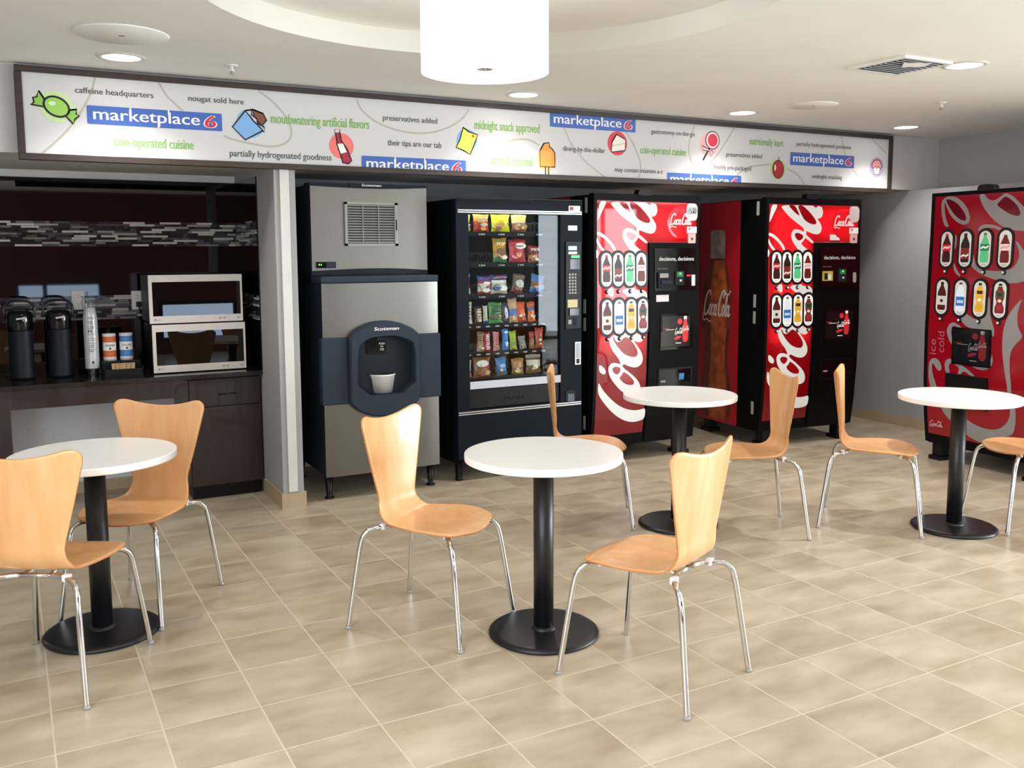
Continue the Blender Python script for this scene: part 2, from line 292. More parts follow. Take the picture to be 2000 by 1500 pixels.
D = {'texts': [('caffeine headquarters', 'd', 0.3613, 0.7403, 2.3442, 0.0297), ('nougat sold here', 'd', 0.9197, 1.2155, 2.3439, 0.03), ('coin-operated cuisine', 'g', 0.5339, 0.936, 2.084, 0.053), ('mouthwatering artificial flavors', 'g', 1.3641, 1.9492, 2.2528, 0.0569), ('preservatives added', 'd', 2.0376, 2.3931, 2.3103, 0.0332), ('their tips are our tab', 'd', 2.0641, 2.4187, 2.1638, 0.0349), ('partially hydrogenated goodness', 'd', 1.1291, 1.7114, 2.0571, 0.0365), ('midnight snack approved', 'g', 2.6505, 3.1258, 2.2946, 0.0602), ('utensils optional', 'g', 2.7652, 3.0711, 2.0796, 0.058), ('dining-by-the-dollar', 'd', 3.3058, 3.6444, 2.1898, 0.0335), ('gastronomy-on-the-go', 'd', 4.0328, 4.4221, 2.3438, 0.0317), ('coin-operated cuisine', 'g', 3.9399, 4.3453, 2.2023, 0.0562), ('may contain vitamins a-z', 'd', 3.7261, 4.1377, 2.0685, 0.0313), ('freshly pre-packaged', 'd', 4.6071, 4.9671, 2.1194, 0.0333), ('preservatives added', 'd', 4.722, 5.0744, 2.216, 0.0335), ('nutritionally inert', 'g', 4.946, 5.2885, 2.3138, 0.0564), ('partially hydrogenated goodness', 'd', 5.4274, 6.026, 2.3298, 0.031), ('midnight snacking', 'd', 5.607, 5.9331, 2.0876, 0.0317)], 'plates': [(0.4112, 1.0932, 2.2854, False), (1.8964, 2.5874, 2.0949, False), (3.2041, 3.8978, 2.3414, True), (4.1767, 4.8724, 2.0793, False), (5.3646, 6.0659, 2.278, False)], 'motifs': [('candy', 0.2708, 2.2669, 0.0778), ('chocolate', 1.2481, 2.242, 0.0796), ('bottle', 1.7748, 2.1443, 0.075), ('note', 2.5954, 2.2199, 0.0716), ('popsicle', 3.1788, 2.1244, 0.0747), ('cake', 3.7457, 2.2597, 0.0812), ('lollipop', 4.5537, 2.2918, 0.084), ('apple', 5.2417, 2.1415, 0.0792), ('cupcake', 6.3318, 2.1993, 0.082)], 'curves': [[(0.4595, 2.4303), (0.4362, 2.3509), (0.3882, 2.2569), (0.3236, 2.1625), (0.2485, 2.0811), (0.192, 2.0296)], [(0.7697, 2.4297), (0.8059, 2.3657), (0.8561, 2.3155), (0.8892, 2.2881)], [(1.298, 2.4251), (1.3823, 2.3666), (1.4527, 2.286), (1.4797, 2.2073), (1.4484, 2.1481), (1.3599, 2.1207), (1.2454, 2.132), (1.1475, 2.1494), (1.101, 2.1664)], [(1.8735, 2.4223), (1.9069, 2.3595), (2.0081, 2.2914), (2.1715, 2.2496), (2.3406, 2.253), (2.4799, 2.2984), (2.5688, 2.3571), (2.6122, 2.4134)], [(2.587, 2.0673), (2.7291, 2.1597), (2.8776, 2.2283), (3.0292, 2.2493), (3.1257, 2.2148)], [(3.106, 2.0749), (3.0361, 2.0029)], [(3.3151, 2.338), (3.3838, 2.2244), (3.5071, 2.1112), (3.667, 2.0069)], [(3.8092, 2.3497), (3.8884, 2.2495), (3.9426, 2.129), (3.9265, 2.0048)], [(4.4206, 2.421), (4.3716, 2.2916), (4.3879, 2.1836), (4.4459, 2.1203), (4.5078, 2.1227), (4.6262, 2.2124), (4.7209, 2.328), (4.7923, 2.4247)], [(4.8268, 2.0824), (4.951, 2.1475), (5.1668, 2.1752)], [(5.3318, 2.1508), (5.4523, 2.1045), (5.5381, 2.0127)], [(5.914, 2.4305), (5.935, 2.3514), (5.9674, 2.2804)], [(6.0609, 2.1626), (6.1958, 2.0771), (6.3509, 2.0071)], [(6.2613, 2.4291), (6.4442, 2.3144)]], 'frame': ((0.086, 2.4611), (0.0896, 1.994), (6.4898, 2.4567), (6.4815, 2.017)), 'C': ((3.585, 5.4), (5.06, 5.28), (5.845, 4.45)), 'coke_poly': [('w', [(0.044, 1.8686), (0.1042, 1.8673), (0.0699, 1.8085), (0.0312, 1.739), (0.0251, 1.7351), (0.0267, 1.7773)]), ('w', [(0.1212, 1.8649), (0.1665, 1.8174), (0.2168, 1.7755), (0.2772, 1.7373), (0.3327, 1.7066), (0.3532, 1.6911), (0.3593, 1.6598), (0.3764, 1.6716), (0.4093, 1.662), (0.45, 1.6492), (0.4855, 1.6446), (0.5155, 1.6546), (0.5297, 1.6803), (0.5286, 1.708), (0.515, 1.7315), (0.4938, 1.755), (0.4858, 1.7667), (0.5085, 1.7669), (0.5307, 1.7829), (0.5397, 1.8106), (0.5363, 1.8342), (0.5224, 1.8634), (0.3418, 1.8657)]), ('r', [(0.199, 1.8661), (0.2628, 1.8652), (0.2886, 1.8307), (0.3151, 1.7824), (0.2748, 1.8033), (0.2344, 1.8338)]), ('r', [(0.2923, 1.8657), (0.3369, 1.8656), (0.3827, 1.8359), (0.4292, 1.7974), (0.4659, 1.7586), (0.4767, 1.7391), (0.4723, 1.7233), (0.4372, 1.7211), (0.3965, 1.7345), (0.3557, 1.7575), (0.3296, 1.7923), (0.3034, 1.8309)]), ('r', [(0.4366, 1.8672), (0.4844, 1.8656), (0.4774, 1.851), (0.4572, 1.8526)]), ('w', [(0.2765, 1.6859), (0.2546, 1.6788), (0.238, 1.6593), (0.2326, 1.632), (0.2451, 1.597), (0.2684, 1.5658), (0.3045, 1.5265), (0.3355, 1.495), (0.3662, 1.4752), (0.4415, 1.4747), (0.4376, 1.5123), (0.3942, 1.5302), (0.3533, 1.5539), (0.3285, 1.5767), (0.3567, 1.5971), (0.3756, 1.6246), (0.3798, 1.6481), (0.3762, 1.6756), (0.3532, 1.6911), (0.3559, 1.6598), (0.3239, 1.6772)]), ('r', [(0.2702, 1.6536), (0.2998, 1.6576), (0.3299, 1.6479), (0.3513, 1.6343), (0.346, 1.6167), (0.3316, 1.6018), (0.3069, 1.597), (0.2816, 1.6126), (0.2684, 1.636)]), ('w', [(0.3392, 1.6656), (0.38, 1.6403), (0.4601, 1.5834), (0.4402, 1.5743), (0.3836, 1.6109), (0.3606, 1.6245), (0.352, 1.6559)]), ('w', [(0.0194, 1.6564), (0.046, 1.6527), (0.0802, 1.6374), (0.1251, 1.6007), (0.1603, 1.5658), (0.1812, 1.5269), (0.1568, 1.525), (0.1412, 1.5542), (0.111, 1.5852), (0.0713, 1.6142), (0.0419, 1.6295), (0.0201, 1.6333)]), ('w', [(0.0205, 1.6199), (0.0285, 1.5968), (0.0487, 1.5659), (0.0737, 1.5388), (0.0863, 1.5253), (0.0573, 1.5234), (0.0297, 1.5582), (0.0154, 1.5852)]), ('w', [(0.0133, 1.5428), (0.0337, 1.508), (0.0202, 1.4772), (0.0132, 1.4695)]), ('w', [(0.0911, 1.2471), (0.1392, 1.2697), (0.156, 1.2563), (0.1548, 1.1936), (0.0951, 1.2262)]), ('w', [(0.2119, 1.2501), (0.3305, 1.2664), (0.3512, 1.2475), (0.4454, 1.2405), (0.4487, 1.1553), (0.3866, 1.1939), (0.3269, 1.1793), (0.2796, 1.2014)]), ('w', [(0.1183, 0.911), (0.122, 0.8663), (0.1526, 0.8144), (0.1935, 0.7728), (0.2176, 0.7348), (0.2214, 0.6951), (0.2483, 0.7244), (0.2828, 0.7053), (0.3381, 0.6893), (0.3797, 0.6936), (0.4108, 0.7202), (0.4151, 0.76), (0.3993, 0.8008), (0.3569, 0.8542), (0.3254, 0.8898), (0.3637, 0.8709), (0.3984, 0.872), (0.419, 0.8966), (0.3628, 0.9417), (0.2529, 0.9439), (0.1583, 0.937)]), ('r', [(0.1471, 0.9163), (0.1584, 0.9203), (0.1688, 0.8946), (0.1891, 0.8796), (0.2161, 0.8867), (0.2532, 0.9186), (0.2944, 0.8997), (0.3362, 0.8553), (0.3643, 0.8141), (0.3682, 0.7854), (0.351, 0.7665), (0.3096, 0.7689), (0.2477, 0.7922), (0.1928, 0.8458), (0.1587, 0.8895)]), ('w', [(0.1668, 0.7362), (0.1365, 0.7313), (0.1165, 0.7101), (0.1134, 0.6823), (0.1271, 0.6421), (0.1612, 0.5947), (0.2091, 0.546), (0.2367, 0.524), (0.2989, 0.4879), (0.3614, 0.4773), (0.4031, 0.497), (0.4061, 0.5371), (0.3881, 0.5757), (0.3598, 0.6092), (0.297, 0.659), (0.2487, 0.6905), (0.2279, 0.72)]), ('r', [(0.1502, 0.6996), (0.1805, 0.7089), (0.2214, 0.6951), (0.2182, 0.6698), (0.198, 0.6486), (0.1742, 0.653), (0.1504, 0.6771)]), ('r', [(0.2455, 0.6681), (0.2973, 0.6362), (0.3357, 0.5994), (0.3429, 0.5761), (0.3292, 0.5628), (0.2842, 0.5689), (0.2429, 0.5889), (0.2084, 0.6224), (0.2355, 0.6461)]), ('w', [(0.0345, 0.7292), (0.0597, 0.7193), (0.0865, 0.6952), (0.0947, 0.6723), (0.0835, 0.6562), (0.0601, 0.6634), (0.0361, 0.6817)]), ('w', [(0.0306, 0.6124), (0.0675, 0.5509), (0.1283, 0.4899), (0.1966, 0.4334), (0.2654, 0.3963), (0.3417, 0.3754), (0.4046, 0.3746), (0.4573, 0.3858), (0.4527, 0.3049), (0.3987, 0.2895), (0.3427, 0.2878), (0.2801, 0.3033), (0.2179, 0.3347), (0.1494, 0.3863), (0.0883, 0.448), (0.0298, 0.5229)]), ('w', [(0.4784, 0.9593), (0.4834, 0.7503), (0.4736, 0.748), (0.4634, 0.8202), (0.4644, 0.9058)])], 'coke3_poly': [('w', [(0.0837, 1.8677), (0.1255, 1.8922), (0.1751, 1.8923), (0.225, 1.8749), (0.2755, 1.8344), (0.3089, 1.7865), (0.323, 1.7396), (0.3168, 1.705), (0.2903, 1.6913), (0.2557, 1.6952), (0.2056, 1.7203), (0.161, 1.7632), (0.1295, 1.8178), (0.1093, 1.8604), (0.1101, 1.8068), (0.1269, 1.7347), (0.1584, 1.6803), (0.1227, 1.6812), (0.0942, 1.7418), (0.0834, 1.808)]), ('r', [(0.1193, 1.8747), (0.1622, 1.8695), (0.2128, 1.8434), (0.2568, 1.8004), (0.2866, 1.7584), (0.295, 1.729), (0.282, 1.7178), (0.247, 1.7277), (0.1963, 1.7618), (0.1548, 1.8108), (0.1278, 1.8506)]), ('w', [(0.3868, 1.8918), (0.4261, 1.8952), (0.4474, 1.8657), (0.4809, 1.8469), (0.513, 1.8481), (0.5437, 1.866), (0.5681, 1.8813), (0.5926, 1.891), (0.6436, 1.866), (0.6888, 1.8252), (0.7207, 1.7963), (0.7593, 1.7511), (0.7662, 1.6368), (0.6875, 1.6413), (0.6378, 1.6508), (0.5805, 1.669), (0.5145, 1.7102), (0.4598, 1.7631), (0.4175, 1.8161), (0.395, 1.8628)]), ('r', [(0.5212, 1.8168), (0.5514, 1.8433), (0.5843, 1.8721), (0.6325, 1.8445), (0.6779, 1.8038), (0.7018, 1.7589), (0.6998, 1.7426), (0.6758, 1.7352), (0.6257, 1.7509), (0.5739, 1.7808)]), ('w', [(0.3871, 1.6511), (0.4055, 1.6794), (0.4378, 1.6899), (0.49, 1.6884), (0.5421, 1.6756), (0.5748, 1.6579), (0.5565, 1.6472), (0.5107, 1.6652), (0.4587, 1.6694), (0.42, 1.6561), (0.4008, 1.6451)]), ('w', [(0.3381, 1.5071), (0.3695, 1.4896), (0.3869, 1.42), (0.4288, 1.3858), (0.5595, 1.3764), (0.6532, 1.3891), (0.6944, 1.423), (0.7143, 1.4784), (0.7, 1.5336), (0.6727, 1.5809), (0.7109, 1.5556), (0.7374, 1.5169), (0.7757, 1.4785), (0.7846, 1.3307), (0.7496, 1.3134), (0.6895, 1.2978), (0.6017, 1.3066), (0.5107, 1.3299), (0.4305, 1.357), (0.3609, 1.4023), (0.3383, 1.4429)]), ('w', [(0.1964, 1.6319), (0.2252, 1.6196), (0.2284, 1.5605), (0.2167, 1.5192), (0.1981, 1.5371)]), ('w', [(0.2104, 1.4421), (0.2379, 1.389), (0.2753, 1.3423), (0.2689, 1.3333), (0.2178, 1.3709)]), ('w', [(0.1893, 0.959), (0.205, 1.0008), (0.2398, 1.0183), (0.2878, 1.0014), (0.3122, 0.9831), (0.2834, 0.976), (0.259, 0.9919), (0.2355, 0.9877), (0.2251, 0.9617), (0.2302, 0.9216), (0.2473, 0.8825), (0.2433, 0.8467), (0.2176, 0.88), (0.1975, 0.919)]), ('w', [(0.2914, 1.0417), (0.3295, 1.0888), (0.3709, 1.0665), (0.4231, 1.0451), (0.4782, 1.0583), (0.4991, 1.079), (0.4916, 1.2094), (0.5197, 1.1961), (0.5264, 1.0806), (0.5514, 1.0243), (0.5671, 0.9868), (0.5669, 0.9434), (0.5537, 0.9375), (0.5512, 0.9808), (0.3585, 0.9814)]), ('w', [(0.7607, 1.211), (0.7384, 1.1587), (0.7269, 1.0926), (0.7365, 1.0181), (0.7811, 0.9559), (0.7327, 0.9096), (0.699, 0.864), (0.6894, 0.806), (0.691, 0.7346), (0.7089, 0.6078), (0.7166, 0.5227), (0.6859, 0.5086), (0.68, 0.6088), (0.6557, 0.7066), (0.6315, 0.8481), (0.6298, 0.9676), (0.6462, 1.0498), (0.6835, 1.1277)]), ('w', [(0.5547, 0.8262), (0.5647, 0.7932), (0.5616, 0.7541), (0.5363, 0.7172), (0.4983, 0.7055), (0.4479, 0.7072), (0.3959, 0.7238), (0.4638, 0.7238), (0.5411, 0.7299)]), ('w', [(0.05, 0.568), (0.0433, 0.6354), (0.0457, 0.7089), (0.0659, 0.7424), (0.1028, 0.7513), (0.1346, 0.7339), (0.1548, 0.6999), (0.1534, 0.6688), (0.1325, 0.6587), (0.1067, 0.6791), (0.0898, 0.7032), (0.0738, 0.7119), (0.0732, 0.665), (0.085, 0.6194), (0.106, 0.5751), (0.1432, 0.4603), (0.1287, 0.3852), (0.0798, 0.4828)]), ('w', [(0.1942, 0.6478), (0.18, 0.7078), (0.1889, 0.7447), (0.2183, 0.7579), (0.2364, 0.7547), (0.2378, 0.7294), (0.2205, 0.7173), (0.2159, 0.6913), (0.2298, 0.6571)]), ('w', [(0.2501, 0.723), (0.3148, 0.7275), (0.3626, 0.7026), (0.4396, 0.6542), (0.3998, 0.6544), (0.3404, 0.685), (0.3187, 0.6573), (0.2895, 0.6539), (0.3048, 0.6961), (0.2803, 0.7136)]), ('w', [(0.115, 0.4414), (0.2277, 0.4929), (0.2679, 0.4152), (0.3678, 0.3436), (0.4385, 0.3164), (0.5118, 0.3032), (0.5827, 0.3071), (0.6373, 0.3291), (0.6806, 0.3739), (0.7044, 0.4316), (0.6961, 0.5334), (0.734, 0.5388), (0.7444, 0.4379), (0.7404, 0.3551), (0.7215, 0.294), (0.5861, 0.2486), (0.4938, 0.1974), (0.445, 0.2012), (0.3694, 0.2264), (0.2377, 0.309), (0.1943, 0.3419), (0.155, 0.3892)])], 'snack': [[(2.6709, 2.7015, 1.773, 1.6602), (2.719, 2.8385, 1.7745, 1.6609), (2.8519, 2.9968, 1.7744, 1.6603), (3.0059, 3.1262, 1.7751, 1.6605)], [(2.8638, 2.9727, 1.6182, 1.4565), (2.9865, 3.1208, 1.6067, 1.4537), (3.1349, 3.2294, 1.5624, 1.4526)], [(2.6489, 2.6972, 1.3902, 1.2468), (2.7458, 2.8532, 1.3647, 1.2437), (2.8486, 2.9761, 1.3669, 1.2409), (2.9991, 3.1154, 1.3768, 1.2389), (3.1436, 3.2243, 1.3586, 1.2357)], [(2.6556, 2.704, 1.2047, 1.054), (2.7217, 2.7752, 1.1669, 1.0512), (2.7841, 2.82, 1.1693, 1.0491), (2.8245, 2.929, 1.1831, 1.0437), (2.929, 2.9888, 1.1766, 1.0428), (2.9842, 3.0538, 1.2033, 1.0404), (3.0445, 3.1194, 1.173, 1.0354), (3.1289, 3.1905, 1.1748, 1.0389)], [(2.7333, 2.787, 0.9986, 0.866), (2.787, 2.8366, 0.9883, 0.8632), (2.8593, 2.9049, 0.9852, 0.8594), (2.9278, 2.9785, 0.9983, 0.8555), (2.9878, 3.0436, 0.9792, 0.8521), (3.0623, 3.1188, 0.9388, 0.8481), (3.1378, 3.1806, 0.9728, 0.8568), (3.1854, 3.2525, 0.9951, 0.8536)], [(2.6523, 2.7013, 0.8071, 0.685), (2.7096, 2.8422, 0.8236, 0.6894), (2.8885, 2.9734, 0.8109, 0.6864), (3.0034, 3.1029, 0.7925, 0.682), (3.116, 3.2393, 0.8044, 0.6737)]]}
# ------------------------------------------------------------------ palette
M_wall = mat('wall_paint', '#a4a4a4', 0.75, var=0.02, vscale=3); M_ceil = mat('ceiling_paint', '#efede9', 0.85, var=0.02, vscale=2)
M_soffit = mat('soffit_paint', '#c8c6c4', 0.8, var=0.02, vscale=3); M_dome = mat('dome_paint', '#d2cfc6', 0.85, var=0.02, vscale=2)
M_trimw = mat('white_trim', '#dcdbd6', 0.5, var=0.02); M_base = mat('base_tile', '#b5a284', 0.45, var=0.08, vscale=6)
M_floor = mat_floor(); M_red_wall = mat('red_wall_paint', '#612620', 0.7, var=0.05, vscale=3); M_dark_wall = mat('dark_wall_paint', '#5c5750', 0.8, var=0.05)
M_gloss = mat('black_glass_tile', '#08090b', 0.025, var=0.05, vscale=5); M_white = mat('white_plastic', '#e8e8e4', 0.35, var=0.01)
M_lam = mat('white_laminate', '#f6f5f1', 0.28, var=0.015, vscale=4); M_blackm = mat('black_powder_coat', '#131416', 0.38, bump=0.15, vscale=300)
M_chrome = mat('chrome', '#dcdcdc', 0.08, 1.0, var=0.02); M_maple = mat_wood('maple_plywood', '#e8aa6c', '#f2c08a', (6, 6, 0.7), 0.34, 0.25); M_ply = mat_wood('plywood_edge', '#b5733f', '#d0935a', (3, 3, 40), 0.5, 0)
M_clip = mat('clip_plastic', '#e4e0e4', 0.3, var=0.02); M_blk = mat('black_plastic', '#0b0b0c', 0.4, spec=.3, var=0.06, vscale=20); M_blkg = mat('black_gloss_plastic', '#08080a', 0.06, var=0.05)
M_slate = mat('slate_plastic', '#2b3643', 0.6, spec=.25, var=0.04, vscale=30); M_slated = mat('dark_slate_plastic', '#1c232c', 0.6, spec=.25, var=0.05, vscale=30); M_steel = mat_steel()
M_greyp = mat('grey_plastic', '#a3a39f', 0.5, var=0.03); M_silver = mat('satin_silver', '#c9c9c9', 0.25, 0.9, var=0.03)
M_dkwood = mat_wood('espresso_wood', '#20110e', '#33201a', (10, 10, 1.2), 0.3, 0.3); M_frame = mat_wood('walnut_frame', '#2c221c', '#3f3129', (1.5, 30, 30), 0.5, 0.1)
M_granite = mat('granite_top', '#1d1a1a', 0.15, var=0.5, vscale=120)
M_ink = mat('ink_dark', '#4b4a52', 0.6); M_ingreen = mat('ink_green', '#7fb356', 0.6); M_blue = mat('logo_blue', '#3f66b8', 0.45); M_red = mat('logo_red', '#d8202f', 0.45); M_paper = mat('paper_white', '#f4f3f1', 0.5, var=0.01)
M_black = mat('ink_black', '#0d0d0d', 0.5); M_lamp = mat('lamp_glow', '#fff6ea', 0.5, emit=14.0); M_shade = mat('shade_glow', '#fffbf5', 0.6, emit=1.6)
G_clear = mat_glass('clear_glass', (0.93, 0.96, 0.97), 0.5, 0.02); G_wrap = mat_glass('plastic_wrap', (0.9, 0.92, 0.95), 0.5, 0.06)

# ------------------------------------------------------------------ room shell
CZ = 2.475; YS = 5.39; YB = 6.42; SZ = 2.03
struct(MB().box(-1.5, 11, -3, 6.6, -0.1, 0, M_floor), 'floor')
ce = MB(); cx, cy, cr = 1.65, 3.156, 1.10; n = 64; q = []; w = []
for i in range(n):
    a = 2 * math.pi * i / n; ca, sa = math.cos(a), math.sin(a); k = 1.4 / max(abs(ca), abs(sa)); q.append((cx + cr * ca, cy + cr * sa, CZ)); w.append((cx + k * ca, cy + k * sa, CZ))
ce.add(q + w, [(i, (i + 1) % n, n + (i + 1) % n, n + i) for i in range(n)], M_ceil)
for x0, x1, y0, y1 in ((-1.5, cx - 1.4, -3, 6.5), (cx + 1.4, 11, -3, 6.5), (cx - 1.4, cx + 1.4, -3, cy - 1.4), (cx - 1.4, cx + 1.4, cy + 1.4, 6.5)):
    ce.add([(x0, y0, CZ), (x1, y0, CZ), (x1, y1, CZ), (x0, y1, CZ)], [(0, 3, 2, 1)], M_ceil)
struct(ce, 'ceiling')
dm = MB(); dm.add([(x, y, CZ) for x, y, _ in q] + [(x, y, CZ + 0.1) for x, y, _ in q], [(i, (i + 1) % n, n + (i + 1) % n, n + i) for i in range(n)], M_dome, True)
dm.add([(x, y, CZ + 0.1) for x, y, _ in q], [list(range(n))], M_ceil); struct(dm, 'ceiling_dome')
struct(MB().box(-1.5, 7.135, YS, 6.6, SZ, CZ - 0.002, M_soffit), 'wall_soffit')
lw = MB()
struct(MB().box(-1.5, 1.376, YB, 6.6, 0, SZ, mat('pale_wall_paint', '#dcdde0', .75, var=.02, vscale=3)), 'wall_back')
struct(MB().box(1.50, 6.79, YB, 6.6, 0, SZ, M_wall), 'wall_alcove')
struct(MB().box(1.376, 1.50, YS, 6.6, 0, SZ, M_wall), 'wall_pillar')
struct(MB().box(7.135, 7.25, 2.4, YS, 0, CZ, M_wall), 'wall_right')
struct(MB().box(6.79, 7.134, 3.2, 6.6, 0.0, SZ - 0.003, M_wall), 'wall_furring')
struct(MB().box(7.25, 11, 2.4, 2.5, 0, CZ, M_wall), 'wall_return')
def wall_holes(mb, x0, x1, z0, z1, holes, fn, mt):
    xs = sorted({x0, x1, *[h[0] for h in holes], *[h[1] for h in holes]}); zs = sorted({z0, z1, *[h[2] for h in holes], *[h[3] for h in holes]})
    for a, b in zip(xs, xs[1:]):
        for c, d in zip(zs, zs[1:]):
            if not any(h[0] <= a and b <= h[1] and h[2] <= c and d <= h[3] for h in holes): fn(mb, a, b, c, d, mt)
    return mb
wall_holes(lw, -3, 6.6, 0, CZ, [(-2.6, 1.6, 0.4, 2.3)], lambda mb, a, b, c, d, m: mb.box(-1.6, -1.5, a, b, c, d, m), M_wall); struct(lw, 'wall_left')  # opening made for the added left fill light
rw = MB(); fn = lambda mb, a, b, c, d, m: mb.box(a, b, -3.05, -3.0, c, d, m)
wall_holes(rw, -1.5, 3.6, 0, CZ, [(0.1, 1.3, 0.78, 1.1), (2.0, 3.15, 0.2, 0.8)], fn, M_red_wall)
wall_holes(rw, 3.6, 11, 0, CZ, [(5.55, 5.89, 0.2, 2.2), (8.05, 10.15, 0.03, 2.43)], fn, M_dark_wall); struct(rw, 'wall_rear')
ew = MB(); wall_holes(ew, -3, 2.4, 0, CZ, [(-2.6, 2.35, 0.33, 2.38)], lambda mb, a, b, c, d, m: mb.box(11, 11.05, a, b, c, d, m), M_wall); struct(ew, 'wall_east')
for k, (x0, x1, z0, z1, bars) in enumerate(((8.05, 10.15, 0.03, 2.43, (8.9, 9.35)), (5.55, 5.89, 0.2, 2.2, ()), (0.1, 1.3, 0.78, 1.1, (0.5,)), (2.0, 3.15, 0.2, 0.8, ()))):  # last, lowest frame stands in for mirrored monitors
    f = MB(); t = 0.05
    for a, b, c, d in ((x0, x0 + t, z0, z1), (x1 - t, x1, z0, z1), (x0 + t, x1 - t, z0, z0 + t), (x0 + t, x1 - t, z1 - t, z1)): f.box(a, b, -3.04, -2.985, c, d, M_slated)
    for xb in bars: f.box(xb - 0.03, xb + 0.03, -3.04, -2.985, z0 + t, z1 - t, M_slated)
    struct(f, 'window_%d' % (k + 1))
# black glass tile cladding, mosaic bands, trims and base tile
cl = MB().box(-1.49, 1.374, YB - 0.008, YB, 0.79, 1.985, M_gloss); struct(cl, 'wall_tile')
struct(MB().box(1.368, 1.376, 5.80, YB - 0.008, 0.79, 1.985, M_gloss), 'wall_tile_side')
greys = [mat('mosaic_%d' % i, c, r, var=0.08, vscale=20) for i, (c, r) in enumerate((('#8d8b86', .25), ('#6a6a68', .2), ('#45464a', .15), ('#2a2c31', .12), ('#b4b2ab', .3), ('#1c1e22', .1)))]
for nm, za, zb in (('trim_1', 1.567, 1.722), ('trim_2', 1.105, 1.258)):
    mo = MB(); rows = 11; rh = (zb - za) / rows
    def strip(): return (random.choice((.10, .13, .15)), random.choice((0, 4, 4, 1))) if random.random() < .17 else (random.choice((.025, .04, .06, .09)), random.choices((1, 2, 3, 5), (1, 3, 4, 5))[0])
    for r in range(rows):
        x = -1.4 - random.random() * .1
        while x < 1.366:
            ln, k = strip(); mo.box(x, min(x + ln - .0015, 1.367), YB - 0.008 - random.choice((.004, .006, .008)), YB - .0075, za + r * rh, za + (r + 1) * rh - .0012, greys[k]); x += ln
        y = 5.81
        while y < YB - .02:
            ln, k = strip(); mo.box(1.368 - random.choice((.004, .006)), 1.3685, y, min(y + ln - .0015, YB - .018), za + r * rh, za + (r + 1) * rh - .0012, greys[k]); y += ln
    struct(mo, nm)
struct(MB().box(1.408, 1.462, YS - 0.012, YS, 0.1, SZ, M_trimw), 'trim_3', bevel=.002)
struct(MB().box(1.364, 1.376, YS, 5.82, 0, 0.095, M_base).box(1.364, 1.512, YS - .012, YS, 0, 0.095, M_base).box(1.50, 1.512, YS, 5.6, 0, 0.095, M_base), 'baseboard_pillar')
struct(MB().box(6.778, 6.79, 3.19, YB, 0, 0.085, M_base), 'baseboard_right'); struct(MB().box(-1.5, 1.376, YB - .012, YB, 0, 0.07, M_base), 'baseboard_back')
struct(MB().box(1.512, 6.778, YB - .012, YB, 0, 0.085, M_base), 'baseboard_alcove')

# ------------------------------------------------------------------ ceiling fittings
ringm = mat('lamp_trim', '#d9d6d0', 0.4, var=0.02)
for x, y, ps, en in ((.551, 5.0, "at the left end of the row above the sign", 15), (2.834, 5.05, "beside the drum pendant, above the sign's middle", 15), (4.553, 5.01, "above the right half of the sign", 15), (6.22, 5.0, "above the sign's right end, near the corner", 17), (4.44, 3.22, "beside the square air vent", 22)):
    t = thing('recessed_light', 'round recessed ceiling downlight glowing white ' + ps, 'ceiling light', (x, y, CZ), group='recessed downlights')
    MB().lathe([(.085, -.001), (.088, -.006), (.112, -.004), (.114, 0)], ringm, caps=False).build('trim_ring', t)
    MB().lathe([(.086, -.0022), (0, -.0035)], M_lamp, caps=False).build('lens', t)
    d = bpy.data.lights.new('downlight', 'SPOT'); d.energy = en * 2.8; d.spot_size = math.radians(125); d.spot_blend = 0.7; d.shadow_soft_size = 0.08; d.color = (1.0, 0.985, 0.97)
    o = bpy.data.objects.new('downlight', d); C.objects.link(o); o.location = (x, y, CZ - .02); o['kind'] = 'helper'
for x, y in ((2.7, 1.5), (0.4, 2.2), (4.6, -0.6), (7.6, 0.8), (4.9, 1.3), (-.9, 2.6), (8.6, -1.6)):  # extra spots added as fill out of view, without fixtures
    d = bpy.data.lights.new('downlight', 'SPOT'); d.energy = 46; d.spot_size = math.radians(130); d.spot_blend = 0.7; d.shadow_soft_size = 0.25; d.color = (1.0, 0.985, 0.97)
    o = bpy.data.objects.new('downlight', d); C.objects.link(o); o.location = (x, y, CZ - .02); o['kind'] = 'helper'
for x, y, r, l in ((.50, 4.49, .2, 'large flush white round ceiling cover in front of the leftmost downlight'), (4.74, 4.54, .16, 'flush white round ceiling cover right of the middle, in front of the sign')):
    t = thing('ceiling_cover', l, 'ceiling cover', (x, y, CZ))
    MB().lathe([(0, -.007), (r * .96, -.006), (r, 0)], M_ceil, n=48).build('plate', t); MB().box(-.012, .012, -.003, .003, -.0085, -.006, M_slated).build('latch', t)
for x, y, l in ((1.068, 4.956, 'small white fire sprinkler head on the ceiling left of the pendant'), (5.41, 4.083, 'small white fire sprinkler head on the ceiling toward the right wall')):
    t = thing('fire_sprinkler', l, 'sprinkler', (x, y, CZ))
    MB().lathe([(.034, 0), (.034, -.004), (.012, -.006)], M_white).build('escutcheon', t); MB().lathe([(.009, -.005), (.009, -.022), (.014, -.026), (.014, -.03)], M_white, n=16).build('body', t); MB().lathe([(.004, -.03), (.004, -.045), (.015, -.046), (.015, -.048)], M_silver, n=16).build('deflector', t)
t = thing('air_vent', 'square white ceiling air vent with a peeling white paper, near the right downlight', 'vent', (4.13, 3.375, CZ))
h = .18; MB().box(-h, h, -h, -h + .022, -.012, 0, M_white).box(-h, h, h - .022, h, -.012, 0, M_white).box(-h, -h + .022, -h + .022, h - .022, -.012, 0, M_white).box(h - .022, h, -h + .022, h - .022, -.012, 0, M_white).build('frame', t)
MB().box(-h + .022, h - .022, -h + .022, h - .022, -.002, 0, M_slated).build('backing', t)
